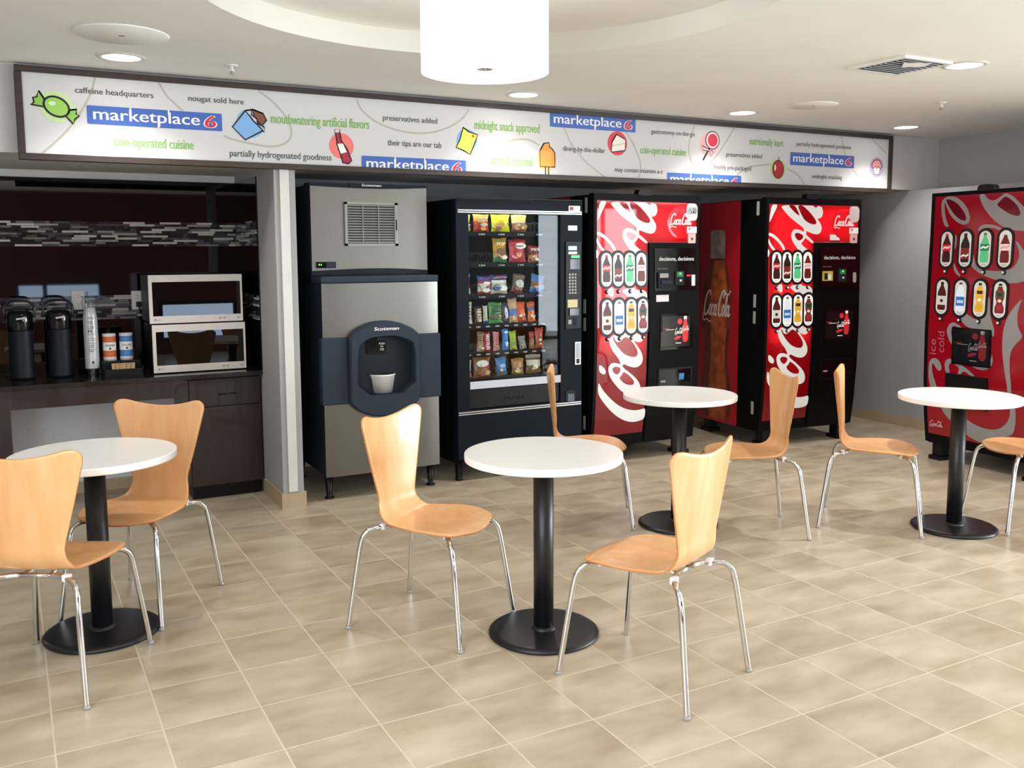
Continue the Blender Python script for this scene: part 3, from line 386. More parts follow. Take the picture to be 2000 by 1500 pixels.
for i in range(9):
    s_ = MB().box(-h + .022, h - .022, -.011, .011, -.0012, .0012, M_greyp).build('slat', t, loc=(0, -h + .045 + i * .0335, -.009)); s_.rotation_euler.x = math.radians(38)
pp = MB(); pa = [(-.09, -.10, -.014), (.05, -.155, -.014), (.085, -.08, -.016), (-.02, -.03, -.018)]; pp.add(pa + [(x, y, z - .001) for x, y, z in pa], [(0, 1, 2, 3), (7, 6, 5, 4), (0, 4, 5, 1), (1, 5, 6, 2), (2, 6, 7, 3), (3, 7, 4, 0)], M_paper); pp.build('paper_flap', t)
t = thing('drum_pendant', 'glowing white drum pendant lamp hanging under the round ceiling recess', 'pendant lamp', (1.58, 3.105, 2.17))
MB().lathe([(.229, 0), (.233, 0), (.233, .285), (.229, .285), (.229, 0)], M_shade, n=64, caps=False).build('shade', t)
MB().lathe([(.228, .012), (.03, .012)], M_shade, n=64, caps=False).build('diffuser', t); MB().lathe([(.03, .012), (.028, .016), (.006, .016), (.006, .008), (0, .008)], M_greyp, n=24, caps=False).build('finial', t)
MB().lathe([(.008, .012), (.008, .40), (.07, .402), (.07, .405)], M_silver, n=20).build('stem', t)
d = bpy.data.lights.new('pendant_bulb', 'POINT'); d.energy = 6; d.shadow_soft_size = .1; d.color = (1, .97, .93); o = bpy.data.objects.new('pendant_bulb', d); C.objects.link(o); o.location = (1.58, 3.105, 2.52); o['kind'] = 'helper'

# ------------------------------------------------------------------ banner sign
t = thing('banner_sign', 'long framed white snack banner mounted on the soffit above the machines', 'sign', (0.088, YS, 1.995))
X0, Z0 = 0.088, 1.995; bx1 = 6.498; W_ = bx1 - X0; Hh = .466
pn = MB(); yb = -.03; pn.box(.01, W_ - .01, yb, 0, .01, Hh - .01, mat('sign_vinyl', '#d2d2d2', .6, spec=.2)); ly = [yb - .0006]
def nx(): ly[0] -= .0003; return ly[0]
beige = mat('print_beige', '#b5b3a4', .55)
for c in D['curves']:
    pts = smooth_path([(min(max(x - X0, .02), W_ - .02), min(max(z - Z0, .02), Hh - .02)) for x, z in c], 8); pn.ribbon(pts, .011, yb - .0005, beige)
for i, (x0, x1, zt, top) in enumerate(D['plates']):
    x0 -= X0; x1 -= X0; zt -= Z0; hh = (x1 - x0) * .140; z0 = zt if top else zt - hh
    if top: z1 = z0 + hh
    else: z1 = zt
    y = yb - .001; pn.flat(rrect(x0, x1, z0, z1, .008), y, M_blue); w_ = x1 - x0; hh = z1 - z0
    text(pn, 'marketplace', x0 + w_ * .045, x0 + w_ * .825, z0 + hh * .27, hh * .66, y - .0008, M_paper, bold=w_ * .0022)
    for fx in (.305, .585): pn.flat(rect(x0 + w_ * fx, x0 + w_ * fx + w_ * .011, z0 + hh * (.72 if fx < .9 else 0), z1), y - .0006, M_paper)
    pn.flat(rect(x0 + w_ * .505, x0 + w_ * .517, z0, z0 + hh * .32), y - .0006, M_paper)
    text(pn, '6', x0 + w_ * .858, x0 + w_ * .95, z0 + hh * .16, hh * .74, y - .0008, M_paper, slant=.12, bold=w_ * .009); text(pn, '6', x0 + w_ * .862, x0 + w_ * .946, z0 + hh * .18, hh * .70, y - .0014, M_red, slant=.12, bold=w_ * .003)
for s_, c, x0, x1, zb, h_ in D['texts']:
    text(pn, s_, x0 - X0, x1 - X0, zb - Z0, h_ * (1.0 if c == 'g' else 1.05), yb - .0012, M_ingreen if c == 'g' else M_ink, bold=.0012 if c == 'g' else .0006)
col = lambda h_: mat('print_' + h_, h_, .5)
def outline(poly, m, y, lw=.0085):
    pn.flat(poly, y, m); pn.ribbon(poly + [poly[0], poly[1]], lw, y - .0004, M_black)
for nme, mx_, mz, r in D['motifs']:
    x, z = mx_ - X0, mz - Z0; y = yb - .0008; y2 = yb - .0014; P = lambda L: [(x + a * r, z + b * r) for a, b in L]
    disc = {'candy': '#c9e2a4', 'chocolate': '#8ebde6', 'bottle': '#ee7b72', 'note': '#83b1e4', 'popsicle': '#f7c78d', 'cake': '#dc3746', 'lollipop': '#f3b3b6', 'apple': '#b5d48d', 'cupcake': '#b9abd0'}[nme]
    pn.flat(ellipse(x, z, r, r), y, col(disc))
    if nme == 'candy':
        g = col('#8cc751'); outline(P([(-.55, .2), (-1.0, .95), (-1.12, .55), (-1.35, .5), (-1.3, .2), (-1.5, .05), (-.75, -.05)]), g, y2); outline(P([(.55, -.2), (1.2, -.1), (1.15, -.4), (1.35, -.5), (1.05, -.75), (.95, -1.05), (.45, -.5)]), g, y2)
        a = math.radians(-28); outline([(x + r * (.78 * math.cos(k) * math.cos(a) - .6 * math.sin(k) * math.sin(a)), z + r * (.78 * math.cos(k) * math.sin(a) + .6 * math.sin(k) * math.cos(a))) for k in [i * .2244 for i in range(28)]], col('#9ad25f'), y2 - .0006, .010); pn.flat(ellipse(x - .25 * r, z + .2 * r, .22 * r, .14 * r), y2 - .0014, col('#d9f0bf'))
    elif nme == 'chocolate':
        outline(P([(.15, 1.0), (.9, .75), (1.15, .3), (.6, -.35), (-.2, .6)]), col('#7a4a34'), y2); outline(P([(-.35, .85), (.2, .95), (.3, .4), (.9, -.2), (.85, -.45), (-.4, -1.15), (-1.25, -.3)]), col('#7fb0e2'), y2 - .0006); outline(P([(-.35, .85), (.1, .95), (.1, .6), (.45, .35), (.5, .05), (.95, -.2), (.95, -.55), (.55, -.1), (.2, .2), (0, .5)]), col('#c9ccd3'), y2 - .0012)
    elif nme == 'bottle':
        outline(P([(-.5, 1.2), (-.15, 1.25), (0, .4), (.45, -.2), (.8, -1.1), (.55, -1.35), (.1, -1.3), (-.15, -.5), (-.35, .1), (-.4, .6)]), col('#a81f3c'), y2); pn.flat(P([(-.33, .15), (.12, .2), (.42, -.45), (-.08, -.6)]), y2 - .0008, M_paper); pn.flat(P([(-.5, 1.0), (-.14, 1.05), (-.16, 1.28), (-.5, 1.22)]), y2 - .0009, col('#d8d2d0'))
    elif nme == 'note':
        outline(P([(-.35, 1.1), (.2, .75), (1.05, .55), (.85, 0), (.3, -1.2), (-.3, -.9), (-1.05, -.65), (-.7, 0)]), col('#f5ec5e'), y2); pn.flat(ellipse(x + .6 * r, z + .4 * r, .14 * r, .12 * r), y2 - .0008, col('#e2532f'))
    elif nme == 'popsicle':
        outline(P([(-.12, -.6), (.2, -.6), (.2, -1.6), (.04, -1.7), (-.12, -1.6)]), col('#e9c895'), y2); outline(P([(-.65, .8), (-.3, 1.4), (.25, 1.5), (.3, 1.15), (.6, .95), (.85, .6), (.85, -.6), (-.65, -.6)]), col('#f39a3c'), y2 - .0006); pn.flat(P([(-.65, .8), (.5, .8), (.5, -.58), (-.63, -.58)]), y2 - .0012, col('#f7ab4e'))
    elif nme == 'cake':
        outline(P([(-.55, .1), (-.1, .75), (.85, .35), (.8, -.55), (-.6, -.75)]), col('#f3eee2'), y2); pn.flat(P([(-.5, -.15), (.8, .1), (.8, 0), (-.5, -.28)]), y2 - .0008, col('#d9cdb7'))
    elif nme == 'lollipop':
        pn.ribbon(P([(.2, -.1), (-.6, -1.35)]), .014, y2, M_black); outline(P([(-.25, -.3), (-.75, -.1), (-.6, -.5), (.1, -.55), (.3, -1.05), (.45, -.55)]), col('#f0c9cf'), y2 - .0006, .006); outline(ellipse(x + .4 * r, z + .4 * r, .75 * r, .75 * r), col('#f3dfe2'), y2 - .0012, .007); pn.flat(ellipse(x + .42 * r, z + .4 * r, .55 * r, .55 * r), y2 - .002, col('#d9354f'))
    elif nme == 'apple':
        outline(ellipse(x, z, .72 * r, .85 * r), col('#b51f2b'), y2, .006); pn.flat(ellipse(x - .4 * r, z + .15 * r, .1 * r, .3 * r), y2 - .001, M_paper); pn.ribbon(P([(0, .8), (.08, 1.2)]), .006, y2 - .001, M_black)
    else:
        outline(P([(-.5, .05), (.5, .05), (.36, -.72), (-.36, -.72)]), M_paper, y2, .006); outline([(x + .72 * r * math.cos(k), z + r * (.05 + .7 * math.sin(k))) for k in [math.pi * i / 16 for i in range(17)]] + P([(-.5, -.15), (-.25, .1), (0, -.12), (.25, .1), (.5, -.15)]), col('#f2a3a0'), y2 - .0006, .007)
pn.v = [(x, y, min(max(z, .008), Hh - .008)) for x, y, z in pn.v]; pn.build('printed_panel', t)
fr = MB(); fw = .032
for a, b, c, d in ((0, W_, 0, fw), (0, W_, Hh - fw, Hh), (0, fw, fw, Hh - fw), (W_ - fw, W_, fw, Hh - fw)): fr.box(a, b, -.048, 0, c, d, M_frame)
fr.build('frame', t, bevel=.002)

# ------------------------------------------------------------------ café tables
def make_table(label, loc):
    t = thing('pedestal_table', label, 'table', loc, group='round white café tables')
    MB().lathe([(0, .709), (.304, .709), (.308, .7095), (.3105, .711), (.311, .7145), (.311, .7325), (.3106, .7350), (.3092, .7364), (.306, .737), (.295, .737), (0, .737)], M_lam, n=96).build('tabletop', t)
    MB().lathe([(0, .66), (.035, .66), (.10, .706), (.10, .7085), (0, .7085)], M_blackm, n=32).build('top_mount', t)
    MB().lathe([(.040, .02), (.040, .70)], M_blackm, n=48).build('column', t); MB().lathe([(.040, .034), (.048, .030), (.052, .021)], M_blackm, n=48, caps=False).build('collar', t)
    MB().lathe([(0, 0), (.214, 0), (.221, .006), (.220, .012), (.208, .020), (.19, .022), (0, .024)], M_blackm, n=96).build('base_disc', t)
    return t
TB = make_table('round white pedestal table in the middle, in front of the ice machine', (1.812, 3.08, 0))
dup(TB, (3.226, 4.0, 0), .3, 'round white pedestal table in front of the left red soda machine'); dup(TB, (4.497, 3.2, 0), .6, 'round white pedestal table at the right edge, beside the dim soda machine')
dup(TB, (.262, 3.95, 0), .9, 'round white pedestal table at the left, in front of the counter')

# ------------------------------------------------------------------ chairs
def chair_shell():
    dk = [0, .012, .03, .06, .10, .15, .20, .25, .30, .335, .36, .385, .41, .435, .455, .48, .52, .56, .60, .64, .68, .71, .74, .765, .785, .800, .812]
    wk = [(0, .105), (.012, .135), (.03, .162), (.06, .185), (.10, .202), (.15, .211), (.20, .210), (.25, .200), (.30, .182), (.36, .155), (.42, .137), (.455, .132), (.48, .135), (.52, .147), (.58, .165), (.64, .182), (.70, .198), (.74, .209), (.77, .217), (.787, .2185), (.80, .212), (.812, .190)]
    def wd_(d):
        for (a, wa), (b, wb) in zip(wk, wk[1:]):
            if a <= d <= b: k = (d - a) / (b - a); return wa + (wb - wa) * k
        return wk[-1][1]
    L1, rb, an = .330, .078, math.radians(97)
    def path(d):
        if d <= L1: return (.238 - d, .436 - .016 * max(0, 1 - d / .09) ** 2, 0.0)
        a = (d - L1) / rb
        if a <= an: return (.238 - L1 - rb * math.sin(a), .436 + rb - rb * math.cos(a), a)
        e = d - L1 - rb * an; y, z = .238 - L1 - rb * math.sin(an), .436 + rb - rb * math.cos(an); return (y + e * math.cos(an), z + e * math.sin(an) , an)
    nt = 21; V = []; F = []
    for d in dk:
        for i in range(nt):
            t_ = -1 + 2 * i / (nt - 1); w0 = wd_(d); x = t_ * w0; dd = d
            k = max(0, (d - .50) / .312); dd -= .028 * k * k * (1 - min(1, abs(t_) / .85) ** 2) ** 1.0
            kf = max(0, 1 - d / .06); dd += .020 * kf * abs(t_) ** 2
            y, z, a = path(dd); b = min(1, max(0, (d - .36) / .12)); y += b * .030 * (x / .2) ** 2; z += (1 - b) * (.010 * (x / .2) ** 2 * min(1, d / .15))
            V.append((x, y, z))
    n = len(dk)
    for j in range(n - 1):
        for i in range(nt - 1): F.append((j * nt + i, (j + 1) * nt + i, (j + 1) * nt + i + 1, j * nt + i + 1))
    mb = MB(); mb.add(V, F, M_maple, True); mb.mi(M_ply); return mb
t = thing('plywood_chair', 'maple plywood chair left of the middle table, turned three-quarters to the viewer', 'chair', (0, 0, 0), group='bentwood café chairs')
sh = chair_shell().build('seat_shell', t); so = sh.modifiers.new('solid', 'SOLIDIFY'); so.thickness = .0115; so.offset = -1; so.material_offset_rim = 1
sb = sh.modifiers.new('sub', 'SUBSURF'); sb.levels = 1; sb.render_levels = 1
for sx in (-1, 1):
    for sy in (-1, 1):
        pth = smooth_path([(sx * .226, sy * .262, 0), (sx * .2145, sy * .2465, .12), (sx * .203, sy * .231, .24), (sx * .193, sy * .217, .34), (sx * .186, sy * .206, .382), (sx * .170, sy * .188, .404), (sx * .145, sy * .165, .4105), (sx * .10, sy * .135, .4115), (sx * .055, sy * .12, .412)], 5)
        lg = MB().tube(pth, .0105, M_chrome, 14).lathe([(.0118, .001), (.0118, .010), (.0105, .011)], M_greyp, c=(sx * .226, sy * .262, 0), n=16).build('leg', t)
        MB().box(-.014, .014, -.011, .011, .402, .4265, M_clip).build('clip', lg, bevel=.003, loc=(sx * .125, sy * .150, 0))
MB().tube([(-.05, -.12, .412), (-.03, .0, .412), (-.05, .12, .412)], .008, M_chrome).tube([(.05, -.12, .412), (.03, .0, .412), (.05, .12, .412)], .008, M_chrome).tube([(-.055, .12, .412), (.055, .12, .412)], .0085, M_chrome).tube([(-.055, -.12, .412), (.055, -.12, .412)], .0085, M_chrome).box(-.06, .06, -.07, .07, .414, .4235, M_blk).build('under_frame', t)
t.location = (1.474, 3.414, 0); t.rotation_euler.z = math.radians(-145.4); CH = t; R_ = math.radians
dup(CH, (1.979, 2.579, 0), R_(21.7), 'nearest maple chair, its back to the viewer, right of the middle table')
dup(CH, (.453, 4.197, 0), R_(142.6), 'maple chair behind the left table, in front of the dark cabinet')
dup(CH, (.09, 3.623, 0), R_(-29.8), 'maple chair at the left edge seen from behind, pulled up to the left table')
dup(CH, (2.837, 4.358, 0), R_(-121.6), 'maple chair half hidden behind the middle table, in front of the snack machine')
dup(CH, (3.500, 3.742, 0), R_(64.7), 'maple chair between the two right tables, backed to the viewer\'s right and facing left')
dup(CH, (4.190, 3.50, 0), R_(-141.8), 'maple chair seen in profile facing right toward the rightmost table')
dup(CH, (4.95, 3.0632, 0), R_(65), 'maple chair cut off by the right edge, right of the rightmost table')
# ------------------------------------------------------------------ ice machine
OX, OY = 1.655, 5.44
t = thing('ice_machine', 'tall steel and slate ice machine with a dispenser niche, beside the pillar', 'ice machine', (OX, OY, 0))
MB().box(.004, .756, .012, .74, .15, 1.336, M_slated).build('bin_body', t, bevel=.004)
def bulged(x0, x1, z0, z1, m, dep=.012, n=16):
    mb = MB(); vs = []; fs = []
    for i in range(n + 1):
        u = -1 + 2 * i / n; x = x0 + (x1 - x0) * i / n; y = -dep * (1 - abs(u) ** 6)
        vs += [(x, y, z0), (x, y, z1)]
    fs = [(2 * i, 2 * i + 2, 2 * i + 3, 2 * i + 1) for i in range(n)]
    mb.add(vs, fs, m, True); k = len(vs); mb.add([(v[0], .014, v[2]) for v in vs[0::2]] + vs[0::2], [(i, i + 1, n + 2 + i, n + 1 + i) for i in range(n)], m); mb.add(vs[1::2] + [(v[0], .014, v[2]) for v in vs[1::2]], [(i, i + 1, n + 2 + i, n + 1 + i) for i in range(n)], m); return mb
bulged(0, .76, 1.007, 1.334, M_steel).build('upper_panel', t, label='brushed steel panel'); bulged(0, .76, .147, .594, M_steel).build('lower_panel', t, label='brushed steel panel')
MB().box(-.004, .764, -.012, .21, 1.336, 1.377, M_slate).build('top_cap', t, bevel=.008)
MB().box(-.014, .15, -.022, .05, .596, 1.006, M_slate).build('side_cheek', t, bevel=.006); MB().box(.612, .768, -.022, .05, .596, 1.006, M_slate).build('side_cheek', t, bevel=.006)
def by_angle(poly, c, n=72):
    out = []; m = len(poly)
    for k in range(n):
        a = 2 * math.pi * k / n; dx, dz = math.cos(a), math.sin(a); best = None
        for i in range(m):
            (x1, z1), (x2, z2) = poly[i], poly[(i + 1) % m]; ex, ez = x2 - x1, z2 - z1; den = dx * ez - dz * ex
            if abs(den) < 1e-9: continue
            s1 = ((x1 - c[0]) * ez - (z1 - c[1]) * ex) / den; s2 = ((x1 - c[0]) * dz - (z1 - c[1]) * dx) / den
            if s1 > 0 and -1e-6 <= s2 <= 1 + 1e-6 and (best is None or s1 > best): best = s1
        out.append((c[0] + dx * best, c[1] + dz * best))
    return out
outer = [(.150, .60), (.152, 1.006)] + smooth_path([(.152, 1.006), (.20, 1.05), (.29, 1.088), (.38, 1.10), (.47, 1.088), (.56, 1.05), (.613, 1.006)], 5)[1:] + [(.612, .60)] + smooth_path([(.612, .60), (.56, .548), (.48, .514), (.378, .502), (.28, .514), (.20, .55), (.150, .60)], 5)[1:-1]
inner = smooth_poly([(.197, .640), (.203, .94), (.24, .975), (.30, 1.004), (.46, 1.004), (.53, .975), (.575, .945), (.577, .640)], 1)
cc = (.385, .80); A_, B_ = by_angle(outer, cc), by_angle(inner, cc); n = len(A_); sur = MB()
E1 = [(x, -.045, z) for x, z in A_]; E2 = [(cc[0] + (x - cc[0]) * .965, -.062, cc[1] + (z - cc[1]) * .965) for x, z in A_]; I1 = [(cc[0] + (x - cc[0]) * 1.03, -.062, cc[1] + (z - cc[1]) * 1.02) for x, z in B_]; I2 = [(x, -.052, z) for x, z in B_]; I3 = [(x, .14, z) for x, z in B_]; E0 = [(x, .02, z) for x, z in A_]
allv = E0 + E1 + E2 + I1 + I2 + I3
sur.add(allv, [(k * n + i, k * n + (i + 1) % n, (k + 1) * n + (i + 1) % n, (k + 1) * n + i) for k in range(5) for i in range(n)], M_slate)
sur.flat([(x, z) for x, z in B_], .14, M_slated); sr = sur.build('dispenser_surround', t)
text(MB(), 'Scotsman', .306, .466, 1.043, .022, -.0635, M_paper, dz=.0, slant=.18, bold=.0012).build('lettering', sr)
MB().box(.28, .345, .0, .139, .893, 1.0, M_blkg).build('ice_chute', sr, bevel=.004)
pl = MB().box(.352, .41, .01, .03, .888, .972, M_blkg); text(pl, 'PUSH', .362, .40, .948, .014, .0094, M_paper); text(pl, 'FOR', .371, .391, .932, .009, .0094, M_paper); text(pl, 'ICE', .370, .393, .912, .014, .0094, M_paper); pl.box(.37, .392, .03, .139, .93, .965, M_blk).build('push_lever', sr)
MB().box(.22, .55, -.03, .12, .641, .645, M_slated).build('drip_tray', sr)
YU = .18
MB().box(.004, .766, YU + .02, .74, 1.379, 1.94, M_slated).build('head_body', t, bevel=.006)
hp = smooth_path([(0, 1.928), (.19, 1.922), (.385, 1.9195), (.58, 1.924), (.77, 1.934)], 4) + smooth_path([(.77, 1.405), (.58, 1.417), (.385, 1.4205), (.19, 1.416), (0, 1.408)], 4)
MB().prism(hp[::-1], YU, YU + .03, M_steel).build('head_panel', t, label='brushed steel panel'); MB().box(-.003, .773, YU + .004, .25, 1.380, 1.43, M_slated).build('head_sill', t); cp = MB().box(-.003, .773, YU + .004, .3, 1.90, 1.949, M_slated)
cp.box(.25, .55, YU - .004, YU + .02, 1.928, 1.951, M_slated); text(cp, 'Scotsman', .329, .458, 1.9335, .016, YU - .0048, M_paper, slant=.18, bold=.0008); cp.build('head_trim', t)
g = MB(); gx0, gx1, gz0, gz1 = .214, .566, 1.562, 1.834
for a, b, c, d in ((gx0, gx1, gz0, gz0 + .014), (gx0, gx1, gz1 - .014, gz1), (gx0, gx0 + .016, gz0, gz1), (gx1 - .022, gx1, gz0, gz1)): g.box(a, b, YU - .012, YU + .004, c, d, M_greyp)
g.box(gx0 + .01, gx1 - .01, YU - .001, YU + .002, gz0, gz1, M_black)
for i in range(15):
    z = gz0 + .019 + i * .0164; g.add([(gx0 + .016, YU - .004, z + .008), (gx1 - .022, YU - .004, z + .008), (gx1 - .022, YU - .0105, z), (gx0 + .016, YU - .0105, z), (gx0 + .016, YU - .0085, z - .001), (gx1 - .022, YU - .0085, z - .001)], [(0, 3, 2, 1), (3, 4, 5, 2)], M_greyp)
for x in (gx0 + .115, gx0 + .22): g.box(x, x + .004, YU - .011, YU - .001, gz0, gz1, M_greyp)
g.box(gx1 - .016, gx1 - .008, YU - .0135, YU - .011, 1.66, 1.73, M_slated); g.build('air_grille', t, label='light grey louvred air grille')
ds = MB().box(.024, .150, YU - .006, YU + .004, 1.425, 1.463, M_blkg); led = mat('led_green', '#56e04a', .4, emit=2.5)
for x in (.040, .053): ds.box(x, x + .006, YU - .0072, YU - .0058, 1.442, 1.451, led)
ds.box(.09, .145, YU - .0072, YU - .0058, 1.428, 1.46, M_slate); ds.build('indicator_panel', t, bevel=.001)
for x in (.035, .72):
    for y in (.06, .68): MB().lathe([(.030, .15), (.018, .03), (.018, .012), (.030, .008), (.030, 0)], M_blk, c=(x, y, 0), n=20).build('leg', t)
t = thing('paper_tub', 'white paper tub standing in the ice dispenser niche', 'cup', (OX + .385, OY + .045, .645))
MB().lathe([(.0, .003), (.067, .003), (.070, .0), (.086, .108), (.090, .109), (.090, .116), (.085, .117), (.083, .112), (.066, .008), (0, .008)], M_paper, n=40).build('tub', t)

# ------------------------------------------------------------------ snack vending machine
VX, VY = 2.556, 5.452
vt = thing('snack_machine', 'black glass-fronted snack vending machine full of bags and bars', 'vending machine', (VX, VY, 0)); Wd, Hv = .964, 1.862
M_vcase = mat('navy_black_case', '#0e1013', .5, spec=.1, var=.05, vscale=40, bump=.1); M_vdoor = mat('navy_black_door', '#121820', .42, spec=.1, var=.05, vscale=40); M_vin = mat('vend_interior', '#22262a', .5, var=.05)
cb = MB()
for b in ((0, .035, .06, .86, .12, 1.862), (.80, .962, .06, .86, .12, 1.862), (.035, .80, .06, .86, 1.80, 1.862), (.035, .80, .06, .86, .12, .66), (.035, .80, .52, .86, .66, 1.80)): cb.box(*b, M_vcase)
cb.build('cabinet', vt); dr = MB()
gx0, gx1, gz0, gz1 = .089, .789, .672, 1.768
for b in ((0, gx0, 0, .06, .15, Hv), (gx1, Wd, 0, .06, .15, Hv), (gx0, gx1, 0, .06, gz1, Hv), (gx0, gx1, 0, .06, .15, .48)): dr.box(*b, M_vdoor)
dr.box(gx0, gx1, 0, .06, .614, gz0 - .001, M_vdoor); dob = dr.build('door', vt)
MB().box(.01, Wd - .005, -.008, .001, 1.865, 1.873, M_blk).build('top_lip', vt)
for z in (1.790, 1.777): MB().box(.012, Wd - .006, -.004, .001, z - .004, z + .004, M_silver).build('chrome_strip', dob, label='thin chrome strip above the glass')
for z in (.467, .453): MB().box(.004, Wd - .006, -.004, .001, z - .004, z + .004, M_silver).build('chrome_strip', dob, label='thin chrome strip below the flap')
MB().box(gx0, gx1, .018, .024, gz0, gz1, G_clear).build('glass_pane', vt)
MB().box(gx0 + .001, gx1 - .001, -.0045, .0005, .618, .668, mat('grey_white_strip', '#c6ccd4', .3, var=.02)).build('white_strip', dob, label='pale strip under the glass')
fl_ = MB().box(gx0 + .004, gx1 - .004, .012, .03, .486, .61, M_blk); text(fl_, 'PUSH', .355, .50, .525, .024, .0112, M_vcase); fl_.build('delivery_flap', vt)
pc = MB().box(.824, .954, -.010, .001, .983, 1.592, M_blk); pcb = pc.build('payment_panel', vt, bevel=.004)
lcd = mat('display_blue', '#a9cbe0', .3, emit=.5); lg_ = mat('display_green', '#4fae6c', .3, emit=.5)
for b, m, nm in (((.845, .912, -.014, -.009, 1.530, 1.558), lcd, 'display'), ((.845, .914, -.013, -.009, 1.504, 1.519), M_silver, 'bill_slot'), ((.868, .936, -.013, -.009, 1.476, 1.496), lg_, 'card_display'), ((.860, .938, -.012, -.009, 1.40, 1.468), M_blkg, 'card_reader'), ((.841, .921, -.012, -.009, 1.135, 1.190), mat('yellow_sticker', '#d8cf9a', .5), 'price_sticker'), ((.854, .928, -.018, -.009, 1.080, 1.128), M_blkg, 'bill_bezel'), ((.846, .872, -.012, -.009, 1.02, 1.05), M_greyp, 'return_button'), ((.888, .914, -.012, -.009, 1.01, 1.062), M_slated, 'coin_slot')): MB().box(*b, m).build(nm, pcb)
for r in range(7):
    for c in range(3): MB().box(.850 + c * .023, .864 + c * .023, -.0135, -.009, 1.229 + r * .0212, 1.243 + r * .0212, M_greyp).build('key', pcb)
MB().box(.853, .945, -.003, .001, 1.788, 1.833, M_paper).box(.86, .89, -.0036, -.0025, 1.803, 1.826, mat('sticker_red', '#b6506a', .5)).build('door_sticker', dob, label='white notice sticker'); MB().box(.849, .923, -.003, .001, 1.664, 1.699, M_paper).build('blank_label', dob, label='blank white label', bevel=.002)
hd = MB().box(.903, .950, -.010, .001, .733, .893, M_silver); hd.box(.909, .944, -.0115, -.009, .78, .885, mat('handle_recess', '#8f98a0', .2, .8)); hd.box(.915, .938, -.0125, -.0105, .742, .775, M_blk); hd.build('latch_handle', dob, label='chrome latch handle')
MB().prism(smooth_poly([(.829, .472), (.829, .54), (.845, .557), (.895, .557), (.911, .54), (.911, .472)], 1), -.006, .001, M_blk).build('coin_return', dob); MB().prism([(.846, .478), (.846, .53), (.895, .53), (.899, .478)], -.0085, -.005, mat('return_flap', '#59636f', .3)).build('return_flap', dob)
for x in (.035, .93):
    for y in (.07, .80): MB().lathe([(.028, .16), (.022, .02), (.026, .018), (.026, 0)], M_blk, c=(x, y, 0), n=16).build('foot', vt)
trays = [1.654, 1.450, 1.240, 1.042, .856, .682]; M_tag = mat('price_tag', '#d9d9d2', .5); M_wire = mat('coil_wire', '#3a3d40', .35, .5)
bagx = [2.625 + .1475 * i - VX for i in range(5)]; barx = [2.668 + .0715 * i - VX for i in range(9)]
def helix(mb, x, z, r, y0, turns, pitch):
    mb.tube([(x + r * math.cos(a), y0 + pitch * a / (2 * math.pi), z + r * math.sin(a)) for a in [2 * math.pi * k / 16 for k in range(int(16 * turns) + 1)]], .0021, M_wire, 5)
for i, zt in enumerate(trays):
    tr = MB().box(.036, .799, .064, .50, zt - .012, zt, M_vin).box(.036, .799, .058, .064, zt - .030, zt - .001, M_vcase); tro = tr.build('shelf', vt)
    bars_ = i in (3, 4)
    for x in (barx if bars_ else bagx):
        tg = MB(); tg.box(x - (.018 if bars_ else .028), x + (.018 if bars_ else .028), .0562, .0582, zt - .026, zt - .008, M_vcase)
        s_ = '100' if bars_ else '150'; text(tg, s_, x - (.015 if bars_ else .024), x + (.014 if bars_ else .02), zt - .0225, .0105, .0558, M_tag, bold=.0008); tg.build('price_tag', tro)
        for dx in ((0,) if bars_ else (-.033, .033)):
            h_ = MB(); helix(h_, x + dx, zt + (.028 if bars_ else .034), (.026 if bars_ else .031), .070, 3.5, .05); h_.build('spiral', tro)
lt = bpy.data.lights.new('case_lamp', 'AREA'); lt.shape = 'RECTANGLE'; lt.size = .66; lt.size_y = .03; lt.energy = 3.6; lt.color = (.96, 1, .95); o = bpy.data.objects.new('case_lamp', lt); C.objects.link(o); o.location = (VX + .43, VY + .05, 1.775); o.rotation_euler.x = R_(18); o['kind'] = 'helper'
